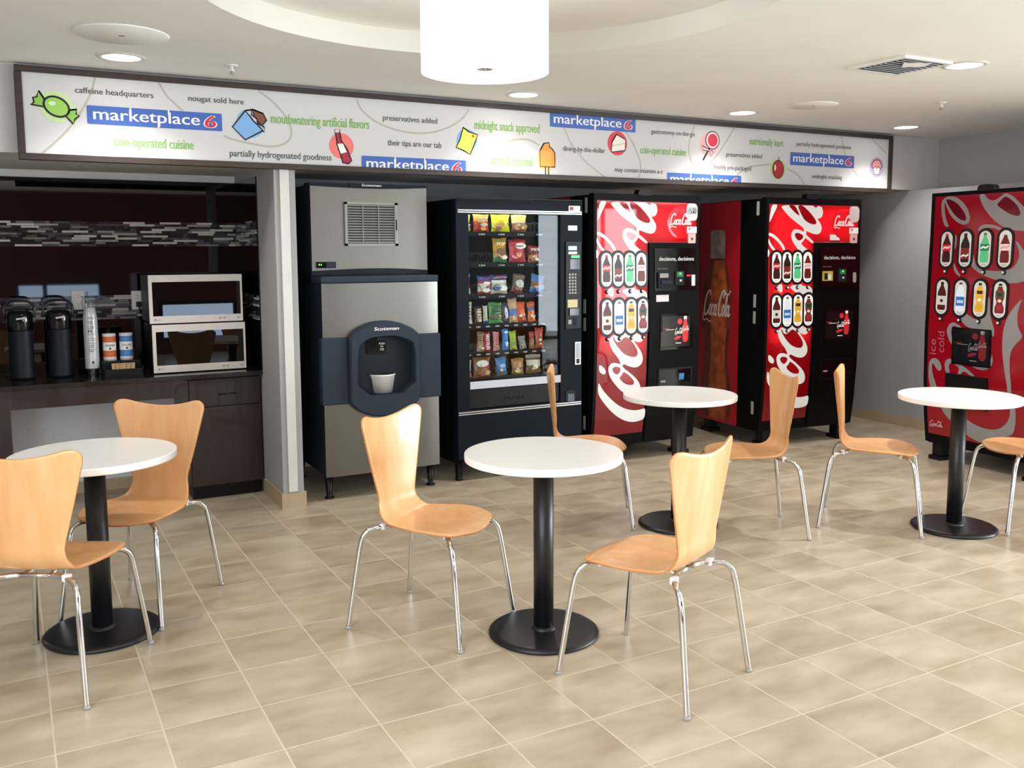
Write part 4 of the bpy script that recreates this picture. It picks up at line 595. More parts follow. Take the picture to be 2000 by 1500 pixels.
def pack(label, name, box, cols, tray, th=.05, patch=None, txt=None, vert=False, tilt=0.0, cat='snack', y=5.522, group=None):
    x0, x1, zt, zb = box; w_ = (x1 - x0); h_ = max(zt - zb, .04); cx_ = (x0 + x1) / 2; mb = MB(); nxx, nz = 8, 14; fr_ = [c[0] for c in cols]
    V = [[], []]
    for j in range(nz + 1):
        v = j / nz
        for i in range(nxx + 1):
            u = -1 + 2 * i / nxx; e = (1 - abs(u) ** 2.6) * (1 - abs(2 * v - 1) ** 3.0); k = 1.0 - .11 * math.sin(math.pi * v) ** .8 + .02 * math.sin(9 * v + cx_ * 40 + u)
            for sd in (0, 1): V[sd].append((u * w_ / 2 * k, (-1 if sd == 0 else 1) * (th / 2 * e + .0008) + (.0035 * math.sin(7 * u + 11 * v + cx_ * 70) + .0025 * math.sin(13 * u - 9 * v + cx_ * 50)) * e, v * h_ + .006 * math.sin(3 * u + cx_ * 60) * (v - .5)))
    for j in range(nz):
        v = (j + .5) / nz; m = next((mat('pack_' + c, c, .32, var=.12, vscale=40) for f, c in cols if v <= f), None) or mat('pack_' + cols[-1][1], cols[-1][1], .32)
        for i in range(nxx):
            a = j * (nxx + 1) + i; q_ = (a, a + 1, a + nxx + 2, a + nxx + 1)
            mb.add([V[0][k] for k in q_], [(0, 1, 2, 3)], m, True); mb.add([V[1][k] for k in q_], [(3, 2, 1, 0)], m, True)
    yf = -th / 2 - .0045; rg = random.Random(int(cx_ * 1e4) + int(zb * 100))
    if w_ > .04 and len(cols) < 6:
        base = [c for f, c in cols]
        for q in range(4):
            c = rg.choice(('#e8dcc0', '#d9a860', '#f2ead8', '#8a4a2a', base[-1], base[0])); rx = rg.uniform(.08, .2)
            mb.prism(ellipse(rg.uniform(-.24, .24) * w_, rg.uniform(.14, .42) * h_, rx * w_, rx * w_ * rg.uniform(.5, .9), 12), yf + .0016 - .0001 * q, 0, mat('pack_' + c, c, .32))
        mb.flat([(-.4 * w_, .80 * h_), (.4 * w_, .84 * h_), (.4 * w_, .875 * h_), (-.4 * w_, .835 * h_)], yf + .006, mat('pack_' + base[0], base[0], .32))
    if patch:
        for c, px, pz, rx, rz in patch: mb.prism(ellipse(px * w_, pz * h_, rx * w_, rz * h_, 16), yf + .001 + .004 * abs(px), 0, mat('pack_' + c, c, .32))
    if txt:
        s_, c, pz, hh, ww = txt
        if vert: text(mb, s_, -.5 * ww * h_, .5 * ww * h_, -hh * w_ * .5, hh * w_, yf - .001, mat('pack_' + c, c, .4), bold=.0012, rot=-math.pi / 2 if vert == 2 else math.pi / 2, piv=(0, 0)); k = len(text_tris(s_)[0]) * 3; mb.v[-k:] = [(p[0], p[1], p[2] + pz * h_) for p in mb.v[-k:]]
        else: text(mb, s_, -ww * w_ / 2, ww * w_ / 2, pz * h_, hh * h_, yf - .001, mat('pack_' + c, c, .4), bold=.001)
    o = mb.build(name, None); b = bmesh.new(); b.from_mesh(o.data); bmesh.ops.remove_doubles(b, verts=b.verts, dist=5e-5); b.to_mesh(o.data); b.free()
    o.location = (cx_, y + th * .5 - .01, tray + .0012); o.rotation_euler = (R_(-4), R_(tilt), 0); tag(o, label, cat, group or 'snacks in the vending machine'); return o
S = D['snack']; tr = trays
pack('green and yellow chip bag cut off at the left end of the top snack shelf', 'chip_bag', (2.60, S[0][0][1], S[0][0][2], 0 + S[0][0][3]), [(.35, '#c8b63a'), (.5, '#b33a2c'), (1, '#d9d24f')], tr[0])
pack('orange-topped red chip bag, second from left on the top snack shelf', 'chip_bag', S[0][1], [(.42, '#c9302c'), (.6, '#d8552f'), (1, '#e0882f')], tr[0], patch=[('#e9b64a', -.08, .62, .3, .13), ('#f0e0c8', .1, .38, .22, .10)], txt=('Chips', '#f4efe2', .60, .12, .55))
pack('plain bright yellow snack bag in the middle of the top snack shelf', 'chip_bag', S[0][2], [(1, '#ece11f')], tr[0], patch=[('#d8c81c', -.22, .22, .2, .12)])
pack('yellow-topped brown pretzel bag, rightmost bag on the top snack shelf', 'pretzel_bag', S[0][3], [(.5, '#8c5a34'), (.62, '#e8d5a0'), (1, '#e9cf58')], tr[0], patch=[('#c98a4c', -.2, .25, .2, .16), ('#c98a4c', .22, .28, .2, .16)])
pack('golden popcorn bag with a green base on the second snack shelf', 'popcorn_bag', S[1][0], [(.2, '#2f7a4a'), (1, '#c8922f')], tr[1], patch=[('#efe6d4', .22, .2, .2, .09), ('#7a4a20', 0, .45, .3, .14)], txt=('POP', '#f5e6b0', .68, .14, .6))
pack('tall red chip bag with a white logo patch on the second snack shelf', 'chip_bag', S[1][1], [(.4, '#c33a48'), (1, '#b5242a')], tr[1], patch=[('#f1e8dc', .1, .7, .32, .13), ('#e08a8a', -.2, .25, .22, .1)], txt=('Smart', '#8a1c22', .66, .11, .5))
pack('dark red and orange snack bag at the right end of the second shelf', 'chip_bag', S[1][2], [(.45, '#c87a34'), (1, '#7c2420')], tr[1], txt=('MIX', '#f2ece2', .66, .18, .7))
pack('blue and white snack bag cut off at the left end of the third shelf', 'cookie_bag', (2.60, *S[2][0][1:]), [(.25, '#cfd4dc'), (.6, '#a63c3a'), (1, '#38619f')], tr[2])
pack('blue-topped snack bag with a red band on the third shelf', 'cookie_bag', S[2][1], [(.15, '#a9383a'), (.55, '#d5cdb8'), (.7, '#b23236'), (1, '#2f4f8c')], tr[2], patch=[('#efe8da', .1, .6, .25, .07)])
pack('blue-topped snack bag with a cream lower half on the third shelf', 'cookie_bag', S[2][2], [(.6, '#cbbf9c'), (.72, '#e9e3d4'), (1, '#2c4a86')], tr[2], patch=[('#b23236', 0, .88, .3, .05), ('#f2eee4', .15, .28, .25, .14)])
pack('brown and grey foil pouch leaning to the right on the third shelf', 'snack_pouch', (S[2][3][0], S[2][3][1] - .02, S[2][3][2] - .008, S[2][3][3]), [(.2, '#8a3d34'), (1, '#6d6456')], tr[2], tilt=11, patch=[('#c9c4b4', 0, .5, .32, .2)])
pack('blue and brown bag at the right end of the third shelf', 'snack_pouch', (S[2][4][0], S[2][4][1] + .03, *S[2][4][2:]), [(.3, '#3d6ba6'), (.55, '#8a5a3c'), (1, '#4a78ae')], tr[2], tilt=10)
bars = [('cream and black candy bag cut off at the left end of the fourth shelf', 'candy_bag', [(1, '#d8cfae')], ('M&Ms', '#2b2320', .5), '0'), ('brown candy bar with cream lettering, second from left on the fourth shelf', 'candy_bar', [(.2, '#4a2b1c'), (.8, '#6a4128'), (1, '#3e2517')], ('HEATH', '#eadfc2', .5), 0), ('cream candy bar beside the green bag on the fourth shelf', 'candy_bar', [(.15, '#3a4a86'), (.8, '#d9d1b6'), (1, '#cfc9b8')], None, 0), ('wide green candy bag with dark lettering on the fourth shelf', 'candy_bag', [(1, '#4d9a48')], ('M&Ms', '#20301c', .5), 0), ('dark silver-edged candy bar, leaning, on the fourth shelf', 'candy_bar', [(1, '#3c3440')], None, 0), ('tan candy bar with a blue middle band on the fourth shelf', 'candy_bar', [(.3, '#c79a6a'), (.6, '#4c78b8'), (1, '#caa67c')], None, 0), ('orange-red candy bar with a tilted wrapper on the fourth shelf', 'candy_bar', [(.25, '#c2431f'), (1, '#dd5a20')], None, 0), ('orange candy bar with a blue band at the right end of the fourth shelf', 'candy_bar', [(.55, '#e2702a'), (.68, '#3b57a0'), (1, '#d3522c')], None, 0)]
for k, (l, n_, cols, tx, _) in enumerate(bars):
    b = S[3][k]; b = (2.612, *b[1:]) if k == 0 else b
    pack(l, n_, b, cols, tr[3], th=.03, tilt=(0, 0, 0, 0, -6, -4, -6, -3)[k], txt=None if not tx else (tx[0], tx[1], tx[2], .62, .7), vert=2 if tx else False, patch=[('#dcdce4', .05, .5, .2, .3)] if k == 4 else None)
bars = [('tan candy bar at the left end of the fifth shelf', [(.5, '#a58a66'), (1, '#7a5f42')], None), ('red candy bar with white lettering running down it on the fifth shelf', [(1, '#b5252c')], ('SKITTLES', '#f4efe8')), ('pink candy bar with red lettering on the fifth shelf', [(1, '#e59a8e')], ('SWEET', '#b5252c')), ('bright blue round-edged candy pack on the fifth shelf', [(1, '#2f7fd0')], None), ('lime green candy bar on the fifth shelf', [(1, '#a9bd3c')], None), ('short grey candy bar leaning on the fifth shelf', [(1, '#8c8b88')], None), ('brown candy pack with a red top on the fifth shelf', [(.6, '#a5713f'), (1, '#b23a44')], None), ('tall red and orange candy bag at the right end of the fifth shelf', [(.6, '#a8512c'), (1, '#b8371f')], None)]
for k, (l, cols, tx) in enumerate(bars):
    pack(l, 'candy_bar', S[4][k], cols, tr[4], th=.03, tilt=(3, 0, 0, 0, -3, -9, 0, 0)[k], txt=None if not tx else (tx[0], tx[1], .5, .5, .82), vert=2 if tx else False, patch=[('#bfe0f4', .05, .3, .22, .12), ('#d6ecf6', 0, .85, .25, .06)] if k == 3 else ([('#6a8f2e', 0, .3, .25, .12)] if k == 4 else None))
pack('red and white bag cut off at the left end of the bottom snack shelf', 'cookie_bag', (2.60, *S[5][0][1:]), [(.35, '#d06a5c'), (1, '#d7d3cb')], tr[5])
pack('large brown bag with a red and white logo on the bottom snack shelf', 'cookie_bag', S[5][1], [(1, '#8a6238')], tr[5], patch=[('#e9dfd2', -.02, .68, .34, .17), ('#b02436', .1, .58, .26, .13), ('#c9a05c', .2, .22, .2, .12)])
pack('blue snack bag in the middle of the bottom snack shelf', 'cookie_bag', S[5][2], [(.3, '#5a6a78'), (1, '#3f82c6')], tr[5], patch=[('#9cc6e6', 0, .55, .25, .1)], tilt=-5)
pack('plain tan snack bag, second from right on the bottom snack shelf', 'cookie_bag', S[5][3], [(.4, '#a5773f'), (1, '#b98a52')], tr[5], patch=[('#dcc08c', -.1, .22, .25, .12)])
pack('silver-topped brown snack bag, rightmost on the bottom snack shelf', 'cookie_bag', S[5][4], [(.4, '#8a6434'), (.7, '#d8d2c0'), (.88, '#6a4e30'), (1, '#b8b4a2')], tr[5])

# ------------------------------------------------------------------ soda machines
KN = (.10, .20, .32, .45, .60, .75, .94, 1.10, 1.25, 1.40, 1.60, 1.92)
def prof(z):
    pts = ((0, .05), (.15, .036), (.32, .012), (.60, -.008), (.94, -.016), (1.25, -.010), (1.6, -.002), (1.95, 0.0))
    for (a, b), (c, d) in zip(pts, pts[1:]):
        if a <= z <= c: return b + (d - b) * (z - a) / (c - a)
    return 0.0
def bow(mb, name, parent, flat_=False, **k):
    me = mb.mesh(name); b = bmesh.new(); b.from_mesh(me)
    for z in KN: bmesh.ops.bisect_plane(b, geom=b.verts[:] + b.edges[:] + b.faces[:], plane_co=(0, 0, z), plane_no=(0, 0, 1))
    if not flat_:
        for v in b.verts: v.co.y += prof(v.co.z)
    b.to_mesh(me); b.free(); o = bpy.data.objects.new(name, me); C.objects.link(o); o.parent = parent
    if k.get('label'): o['label'] = k['label']
    return o
M_mach = mat('machine_black', '#0a0a0b', .45, spec=.1, var=.06, vscale=40, bump=.1)
def bottle_art(mb, kind, cx_, z0, z1, y, e=.18):
    h_ = z1 - z0; W2 = h_ * .185
    c = lambda q: mat('bottle_' + q[0], q[0], .35, emit=q[1])
    A = {'cola': ('#3a1010', '#c8202a', '#e8e0dc', '#c03038', '#f0d0cc'), 'zero': ('#241a18', '#7a2a22', '#2a1c1a', '#2c2622', '#e9e4e0'), 'lime': ('#57c38a', '#1f7a50', '#d8efe2', '#2f8a58', '#eef5f0'), 'diet': ('#6a1c1c', '#e9d6d6', '#c9ccd0', '#d0d2d4', '#d89aa6'), 'pepper': ('#4a1414', '#cfc8c0', '#e8e6e2', '#2a1614', '#6b4a40'), 'water': ('#dbe7f2', '#2f6fb8', '#e8f0f6', '#5a5f66', '#bcd2ea'), 'orange': ('#e0ae3a', '#e9b850', '#33302a', '#22201c', '#f0e6c8'), 'apple': ('#7a2630', '#4a5a38', '#33302a', '#22201c', '#e0d8c0')}[kind]
    X = lambda L: [(cx_ + a * W2, z0 + b * h_) for a, b in L]
    if kind in ('orange', 'apple'): body = [(-.8, 0), (-.95, .06), (-.95, .2), (-.62, .33), (-.62, .4), (-.85, .47), (-.85, .72), (-.5, .84), (-.45, .9), (.45, .9), (.5, .84), (.85, .72), (.85, .47), (.62, .4), (.62, .33), (.95, .2), (.95, .06), (.8, 0)]
    elif kind == 'water': body = [(-.8, 0), (-.9, .05), (-.9, .62), (-.6, .8), (-.32, .9), (-.3, .94), (.3, .94), (.32, .9), (.6, .8), (.9, .62), (.9, .05), (.8, 0)]
    else: body = [(-.75, 0), (-.9, .05), (-.92, .22), (-.78, .36), (-.8, .42), (-.95, .52), (-.92, .64), (-.62, .76), (-.34, .86), (-.3, .93), (.3, .93), (.34, .86), (.62, .76), (.92, .64), (.95, .52), (.8, .42), (.78, .36), (.92, .22), (.9, .05), (.75, 0)]
    mb.flat(X(body)[::-1], y, c((A[0], e))); mb.flat(X([(-.34, .92), (.34, .92), (.34, 1), (-.34, 1)]), y - .0003, c((A[3], e)))
    lz = {'zero': (.12, .5), 'pepper': (.18, .5), 'water': (.18, .5), 'orange': (.58, .78), 'apple': (.52, .74)}.get(kind, (.40, .62))
    mb.flat(X([(-.92, lz[0]), (.92, lz[0]), (.92, lz[1]), (-.92, lz[1])]), y - .0003, c((A[1], e)))
    if kind in ('cola', 'diet', 'lime', 'zero'): mb.ribbon(smooth_path(X([(-.8, lz[0] + .07), (-.3, lz[0] + .13), (.25, lz[0] + .10), (.8, lz[0] + .16)]), 4), h_ * .06, y - .0006, c((A[4], e)))
    elif kind in ('orange', 'apple'):
        mb.flat(X([(-.6, lz[0] + .04), (.6, lz[0] + .04), (.6, lz[1] - .04), (-.6, lz[1] - .04)]), y - .0006, c((A[2], e))); mb.flat(ellipse(cx_, z0 + .2 * h_, W2 * .62, h_ * .10, 14), y - .0006, c(('#d8a028' if kind == 'orange' else '#a02c34', e))); mb.flat(ellipse(cx_, z0 + .42 * h_, W2 * .4, h_ * .055, 14), y - .0006, c((A[4], e)))
    elif kind == 'pepper': mb.flat(ellipse(cx_, z0 + .33 * h_, W2 * .35, h_ * .06, 12), y - .0006, c((A[3], e)))
    else: mb.flat(X([(-.7, .28), (.7, .28), (.7, .38), (-.7, .38)]), y - .0006, c((A[4], e)))
def poly_layers(mb, polys, y, mw, mr):
    k = 0
    for c, p in polys:
        k += 1; q_ = smooth_poly(p, 2); mb.flat(q_, y - .0002 * k, mw if c == 'w' else mr)
KINDS8 = (('cola', 'zero', 'lime', 'diet'), ('pepper', 'water', 'orange', 'apple'))
def selections(parent, xs, rows, half, emit):
    M_win = mat('lit_window_%s' % emit, '#e6e9e2', .03, emit=emit, var=.01, coat=.35); M_rim = mat('window_rim', '#0e0f10', .4)
    for r, (z0, z1, zb) in enumerate(rows):
        for i, x in enumerate(xs[r]):
            w_ = MB(); w_.prism(stadium(x, z0 - .019, z1 + .019, half + .017), -.0066 - .0002 * (i % 2), .0, M_rim); so_ = bow(w_, 'selection_window', parent)
            p = MB(); p.flat(stadium(x, z0, z1, half), -.0074, M_win); bottle_art(p, KINDS8[r][i], x, z0 + .030, z1 - .014, -.0080, .18 if emit > .1 else .0); p.flat(rect(x - half * .4, x + half * .4, z0 + .012, z0 + .017), -.008, M_greyp); bow(p, 'bottle_picture', so_)
            MB().lathe([(.016, 0), (.016, -.008), (.011, -.010), (.011, -.016), (.008, -.019), (0, -.019)][::-1], M_rim, n=20, axis='y').build('button_base', so_, loc=(x + .003, prof(zb), zb)); MB().lathe([(0, -.0215), (.0075, -.0205), (.0095, -.017), (.0095, -.009)], M_white, n=20, axis='y', caps=False).build('button', so_, loc=(x + .003, prof(zb), zb))
def promo(mb, x0, x1, z0, z1, y, e=.25):
    w_, h_ = x1 - x0, z1 - z0; c_ = ('#d42a30', '#ece8e4') if e else ('#7c1c24', '#8c8886'); R1 = mat('promo_red%s' % e, c_[0], .4, emit=e); Wt = mat('promo_white%s' % e, c_[1], .4, emit=e); Dk = mat('promo_dark', '#16181b', .15, emit=0)
    mb.flat(rect(x0, x1, z0, z1), y, Dk); X = lambda a, b: (x0 + a * w_, z0 + b * h_)
    mb.flat(ellipse(*X(.62, .82), w_ * .085, h_ * .095, 20), y - .0004, R1); mb.flat(smooth_poly([X(.72, .14), X(.92, .14), X(.92, .6), X(.88, .78), X(.86, .9), X(.77, .9), X(.75, .78), X(.72, .6)], 1), y - .0004, R1); mb.flat(rect(*[X(.76, 0)[0], X(.87, 0)[0]], X(0, .89)[1], X(0, .99)[1]), y - .0008, Wt)
    script_logo(mb, x0 + .70 * w_, z0 + .52 * h_, w_ * .24, y - .0012, Wt, 1.6); mb.flat(rect(x0 + .45 * w_, x0 + .69 * w_, z0 + .30 * h_, z0 + .66 * h_), y - .0003, Dk); script_logo(mb, x0 + .44 * w_, z0 + .42 * h_, w_ * .27, y - .0012, Wt, 1.9); mb.flat(smooth_poly([X(.42, .2), X(.66, .27), X(.68, .36), X(.44, .32)], 1), y - .0006, R1)
    mb.flat(rect(x0 + .02 * w_, x0 + .24 * w_, z0 + .595 * h_, z0 + .615 * h_), y - .0004, R1); mb.flat(rect(x0 + .12 * w_, x0 + .42 * w_, z0 + .555 * h_, z0 + .572 * h_), y - .0004, Wt); mb.flat(rect(x0 + .48 * w_, x0 + .68 * w_, z0 + .10 * h_, z0 + .125 * h_), y - .0004, Wt)
SX_ = {'w': None}
def soda_cabinet(root, side_art, lit=True):
    MB().box(0, .925, .055, .86, .115, 1.915, M_mach).build('cabinet', root, bevel=.006)
    d = MB()
    if lit:
        for b_ in ((-.003, .022, .125, 1.922), (.444, .928, .125, 1.583), (.022, .928, 1.868, 1.922), (.022, .444, .125, .207), (.893, .928, 1.583, 1.868)): d.box(b_[0], b_[1], 0, .058, b_[2], b_[3], M_mach)
        d.box(.022, .895, .050, .055, .2, 1.87, M_white)
    else: d.box(-.003, .928, 0, .058, .125, 1.922, M_mach)
    bow(d, 'door', root)
    if lit:
        for nm, x_, z_, sx_, sy_, p_ in (('lightbox_tube', .235, 1.33, .36, 1.02, 2.8), ('lightbox_tube', .68, 1.73, .38, .22, .62)):
            ld = bpy.data.lights.new(nm, 'AREA'); ld.shape = 'RECTANGLE'; ld.size = sx_; ld.size_y = sy_; ld.energy = p_; lo = bpy.data.objects.new(nm, ld); C.objects.link(lo)
            lo.rotation_euler = (R_(90), 0, root.rotation_euler.z); a_ = root.rotation_euler.z; lo.location = (root.location.x + x_ * math.cos(a_) - .028 * math.sin(a_), root.location.y + x_ * math.sin(a_) + .028 * math.cos(a_), z_); lo['kind'] = 'helper'
    for x in (.05, .80):
        for y in (.05, .74): MB().box(x, x + .075, y, y + .09, .03, .125, M_blk).box(x - .015, x + .09, y - .02, y + .11, 0, .03, M_blk).build('foot', root, bevel=.005)
    MB().prism(smooth_poly([(.37, 1.915), (.372, 1.94), (.385, 1.958), (.48, 1.958), (.495, 1.94), (.497, 1.915)], 1)[::-1], -.005, .05, M_blk).build('top_latch', root)
    sp = MB(); Rs = mat('side_red', '#b01224', .3, var=.04, vscale=6); sp.flat(rect(-.855, -.31, .118, 1.91), 0, Rs)
    if side_art:
        g1 = mat('art_brown', '#6a3020', .3, var=.5, vscale=9); g2 = mat('art_amber', '#b05428', .3, var=.5, vscale=12); g3 = mat('art_grey', '#97847a', .3, var=.35, vscale=14)
        half = [(1.69, .085), (1.64, .10), (1.50, .098), (1.46, .105), (1.38, .14), (1.27, .175), (1.18, .192), (1.05, .198), (.95, .195), (.80, .172), (.70, .158), (.60, .165), (.45, .20), (.32, .215), (.20, .20), (.14, .17)]
        hs = smooth_path(half, 4); cb_ = -.602; sp.flat(([(cb_ + w_, z) for z, w_ in hs] + [(cb_ - w_, z) for z, w_ in hs[::-1]])[::-1], -.0004, g1)
        sp.flat(([(cb_ + .02 + w_ * .62, z) for z, w_ in hs if z < 1.46] + [(cb_ + .02 - w_ * .55, z) for z, w_ in hs[::-1] if z < 1.46])[::-1], -.0007, g2); sp.flat(([(cb_ + w_, z) for z, w_ in hs if z >= 1.46] + [(cb_ - w_, z) for z, w_ in hs[::-1] if z >= 1.46])[::-1], -.001, g3)
        script_logo(sp, cb_ - .19, .99, .375, -.0014, mat('art_white', '#d8c8c0', .4), 1.75, .3)
    sp.xform(lambda x, y, z: (y - .0008, -x, z)); sp.build('side_panel', root, label='dark red side panel' + (' with a large bottle picture' if side_art else ''))
    for z0, z1, y in ((1.79, 1.895, .085), (1.085, 1.185, .10), (.96, 1.055, .10), (.25, .35, .10)): MB().box(-.0045, -.0005, y, y + .028, z0, z1, M_greyp).build('hinge_plate', root)
def soda_front(root, first):
    e = .22; Rl = mat_film('lit_red_film', '#9c101c', .35, '#ff2028') if 'lit_red_film' not in MATS else MATS['lit_red_film']; Rd = mat('lit_deep_red', '#a50d18', .03, emit=.06, coat=.2); Wl = mat('lit_white', '#dcdfdc', .03, emit=.2, coat=.2)
    p = MB(); p.flat([(.020, .205), (.446, .205), (.458, 1.585), (.897, 1.585), (.897, 1.868), (.020, 1.874)], -.002, Rl)
    poly_layers(p, D['coke_poly'], -.0022, Wl, Rd); pan = bow(p, 'lit_panel', root, label='backlit red panel with huge white script')
    dd = MB().lathe([(.118, 0), (.117, -.0025), (.10, -.004), (0, -.0045)][::-1], mat('disc_red', '#d8161f', .1, emit=.25), c=(.748, -.002, 1.728), n=40, axis='y', smooth=False); script_logo(dd, .648, 1.712, .20, -.0072, Wl, 1.25); dd.build('logo_disc', root, label='raised red disc with white script')
    xs = [[.0955 + .0998 * i for i in range(4)], [.0995 + .1030 * i for i in range(4)]]; selections(root, xs, ((1.277, 1.510, 1.239), (.940, 1.182, .907)), .0425, .4 if first else .38)
    cp = MB().box(.462, .903, -.012, .0, .135, 1.583, M_mach); cpo = bow(cp, 'control_panel', root)
    pp_ = MB().box(.506, .898, -.018, -.011, 1.235, 1.540, M_blkg); text(pp_, 'decisions, decisions', .545, .862, 1.452, .030, -.0188, M_white, bold=.0006); text(pp_, 'make a selection', .535, .62, 1.392, .009, -.0188, M_greyp); ppo = bow(pp_, 'payment_panel', cpo)
    y = -.026
    gl = mat('led_green', '#56e04a', .4)
    if first: bl = MB().box(.530, .64, y - .006, -.018, 1.254, 1.372, M_slated).box(.540, .615, y - .010, y - .005, 1.33, 1.362, M_greyp).box(.55, .635, y - .016, y - .005, 1.285, 1.31, M_blk)
    else: bl = MB().box(.532, .63, y, -.018, 1.285, 1.36, mat('sticker_yellow', '#c8b84a', .5)).box(.545, .575, y - .001, y + .001, 1.295, 1.345, M_black).box(.585, .612, y - .001, y + .001, 1.292, 1.335, M_paper)
    bow(bl, 'bill_acceptor', cpo); bow(MB().box(.686, .768, y, -.018, 1.275, 1.378, M_slated).box(.70, .755, y - .002, y + .001, 1.335, 1.37, mat('reader_green', '#1d6a38', .4, emit=.3)).box(.722, .734, y - .003, y, 1.352, 1.364, gl).box(.725, .742, y - .003, y, 1.30, 1.315, M_white), 'card_reader', cpo)
    if first: rd = MB(); text(rd, 'out', .796, .832, 1.338, .016, -.0195, mat('led_red', '#ff2a2a', .4, emit=2.0), bold=.001); bow(rd, 'red_display', cpo)
    bow(MB().prism(stadium(.857, 1.266, 1.35, .017)[::-1] if not first else rect(.841, .874, 1.267, 1.348), -.020, -.018, M_greyp if not first else M_silver), 'coin_slot', cpo); MB().lathe([(.014, 0), (.014, -.004), (0, -.006)][::-1], M_slated, c=(.805, -.018, 1.25), n=16, axis='y').build('return_button', cpo)
    fr_ = MB(); 
    for a, b, c, d in ((.560, .862, .805, .822), (.560, .862, 1.05, 1.066), (.560, .575, .822, 1.05), (.838, .862, .822, 1.05)): fr_.box(a, b, -.018, -.011, c, d, M_blkg)
    promo(fr_, .578, .836, .824, 1.048, -.0135); bow(fr_, 'promo_screen', cpo, label='dark promo picture with red bottle')
    dv = MB()
    for a, b, c, d in ((.548, .86, .50, .515), (.548, .86, .655, .668), (.548, .56, .515, .655), (.848, .86, .515, .655)): dv.box(a, b, -.018, -.011, c, d, M_blk)
    dv.box(.56, .848, -.0135, -.012, .515, .655, M_blkg); dv.box(.742, .788, -.0155, -.013, .575, .622, mat('energy_blue', '#3f86c8', .4)); dv.box(.575, .62, -.0145, -.013, .565, .578, M_greyp); bow(dv, 'delivery_door', cpo)
    s_ = MB(); s_.prism(rrect(.802, .900, 1.742, 1.866, .035)[::-1], -.0105, -.001, M_paper if first else mat('sticker_grey', '#c9b8b6', .5))
    if first: text(s_, 'CALORIES', .808, .894, 1.818, .022, -.0112, M_ink, bold=.001); text(s_, 'COUNT', .808, .894, 1.79, .028, -.0112, M_black, bold=.0015); text(s_, 'CHECK THEN CHOOSE', .812, .89, 1.768, .009, -.0112, M_ink)
    s_.build('round_sticker', root, label='rounded white sticker'); MB().box(.806, .895, -.0105, -.001, 1.652, 1.699, M_paper).prism([(.818, 1.69), (.84, 1.69), (.829, 1.665)][::-1], -.011, -.0104, mat('sticker_red', '#b6506a', .5)).build('notice_sticker', root); MB().box(.815, .883, -.0145, -.001, 1.568, 1.648, mat('sticker_pink', '#e6b9b4', .5)).box(.84, .86, -.015, -.014, 1.60, 1.62, M_ink).build('notice_sticker', root)
    if first: bow(MB().box(.523, .635, -.014, -.0115, 1.157, 1.206, M_paper), 'price_card', cpo)
    else: MB().box(.615, .712, -.004, -.001, 1.588, 1.645, M_paper).build('price_card', root)
k1 = thing('soda_machine', 'lit red soda vending machine beside the snack machine, glare on its left side', 'vending machine', (*D['C'][0], 0), group='soda vending machines'); soda_cabinet(k1, False); soda_front(k1, True)
k2 = thing('soda_machine', 'lit red soda vending machine with a bottle picture on its side, in the far corner', 'vending machine', (*D['C'][1], 0), R_(-5), group='soda vending machines'); soda_cabinet(k2, True); soda_front(k2, False)
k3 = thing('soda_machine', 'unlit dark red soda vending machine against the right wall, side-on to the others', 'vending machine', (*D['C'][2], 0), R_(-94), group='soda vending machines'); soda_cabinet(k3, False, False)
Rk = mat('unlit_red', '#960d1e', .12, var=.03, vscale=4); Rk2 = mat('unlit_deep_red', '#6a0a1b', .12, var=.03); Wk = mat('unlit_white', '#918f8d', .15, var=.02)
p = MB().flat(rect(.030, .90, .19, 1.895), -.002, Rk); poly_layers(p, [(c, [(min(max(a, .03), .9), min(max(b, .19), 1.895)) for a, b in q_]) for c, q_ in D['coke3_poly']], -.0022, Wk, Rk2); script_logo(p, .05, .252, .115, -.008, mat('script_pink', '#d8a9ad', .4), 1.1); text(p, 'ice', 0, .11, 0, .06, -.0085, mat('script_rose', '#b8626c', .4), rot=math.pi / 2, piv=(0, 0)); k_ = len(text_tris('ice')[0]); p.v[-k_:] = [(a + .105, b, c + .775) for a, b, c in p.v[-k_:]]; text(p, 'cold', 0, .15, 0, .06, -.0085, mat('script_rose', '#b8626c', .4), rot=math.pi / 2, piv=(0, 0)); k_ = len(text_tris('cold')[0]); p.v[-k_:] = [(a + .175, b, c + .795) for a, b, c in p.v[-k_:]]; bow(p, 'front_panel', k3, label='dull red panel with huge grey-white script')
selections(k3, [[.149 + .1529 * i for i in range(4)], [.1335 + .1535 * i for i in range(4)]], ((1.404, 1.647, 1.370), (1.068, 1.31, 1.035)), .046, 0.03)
scn = MB(); scn.box(.244, .549, -.014, 0, .726, .984, M_blkg); promo(scn, .252, .541, .735, .975, -.0146, 0); bow(scn, 'promo_screen', k3, label='dark promo picture'); bow(MB().box(.20, .535, -.02, 0, .43, .655, M_blk), 'delivery_door', k3)
# ------------------------------------------------------------------ counter alcove
tag(MB().box(-1.49, 1.372, 5.795, YB - .009, .762, .79, M_granite).build('countertop', None, bevel=.003), 'long dark granite countertop carrying the microwaves and coffee airpots', 'countertop')
t = thing('base_cabinet', 'dark espresso base cabinet with one drawer beside the pillar', 'cabinet', (.93, 5.83, 0))
MB().box(0, .438, .02, .57, .085, .76, M_dkwood).box(.01, .43, .05, .56, 0, .085, M_blk).build('body', t)
d1 = MB().box(.006, .434, 0, .019, .584, .752, M_dkwood).build('drawer', t, bevel=.002); MB().tube([(.18, -.002, .657), (.18, -.022, .657), (.275, -.022, .657), (.275, -.002, .657)], .004, M_blk, 8).build('handle', d1)
MB().box(.006, .434, 0, .019, .090, .577, M_dkwood).build('door', t, bevel=.002)
t = thing('desk_frame', 'dark espresso apron and end panel carrying the counter\'s open left part', 'desk', (-.5, 5.83, 0))
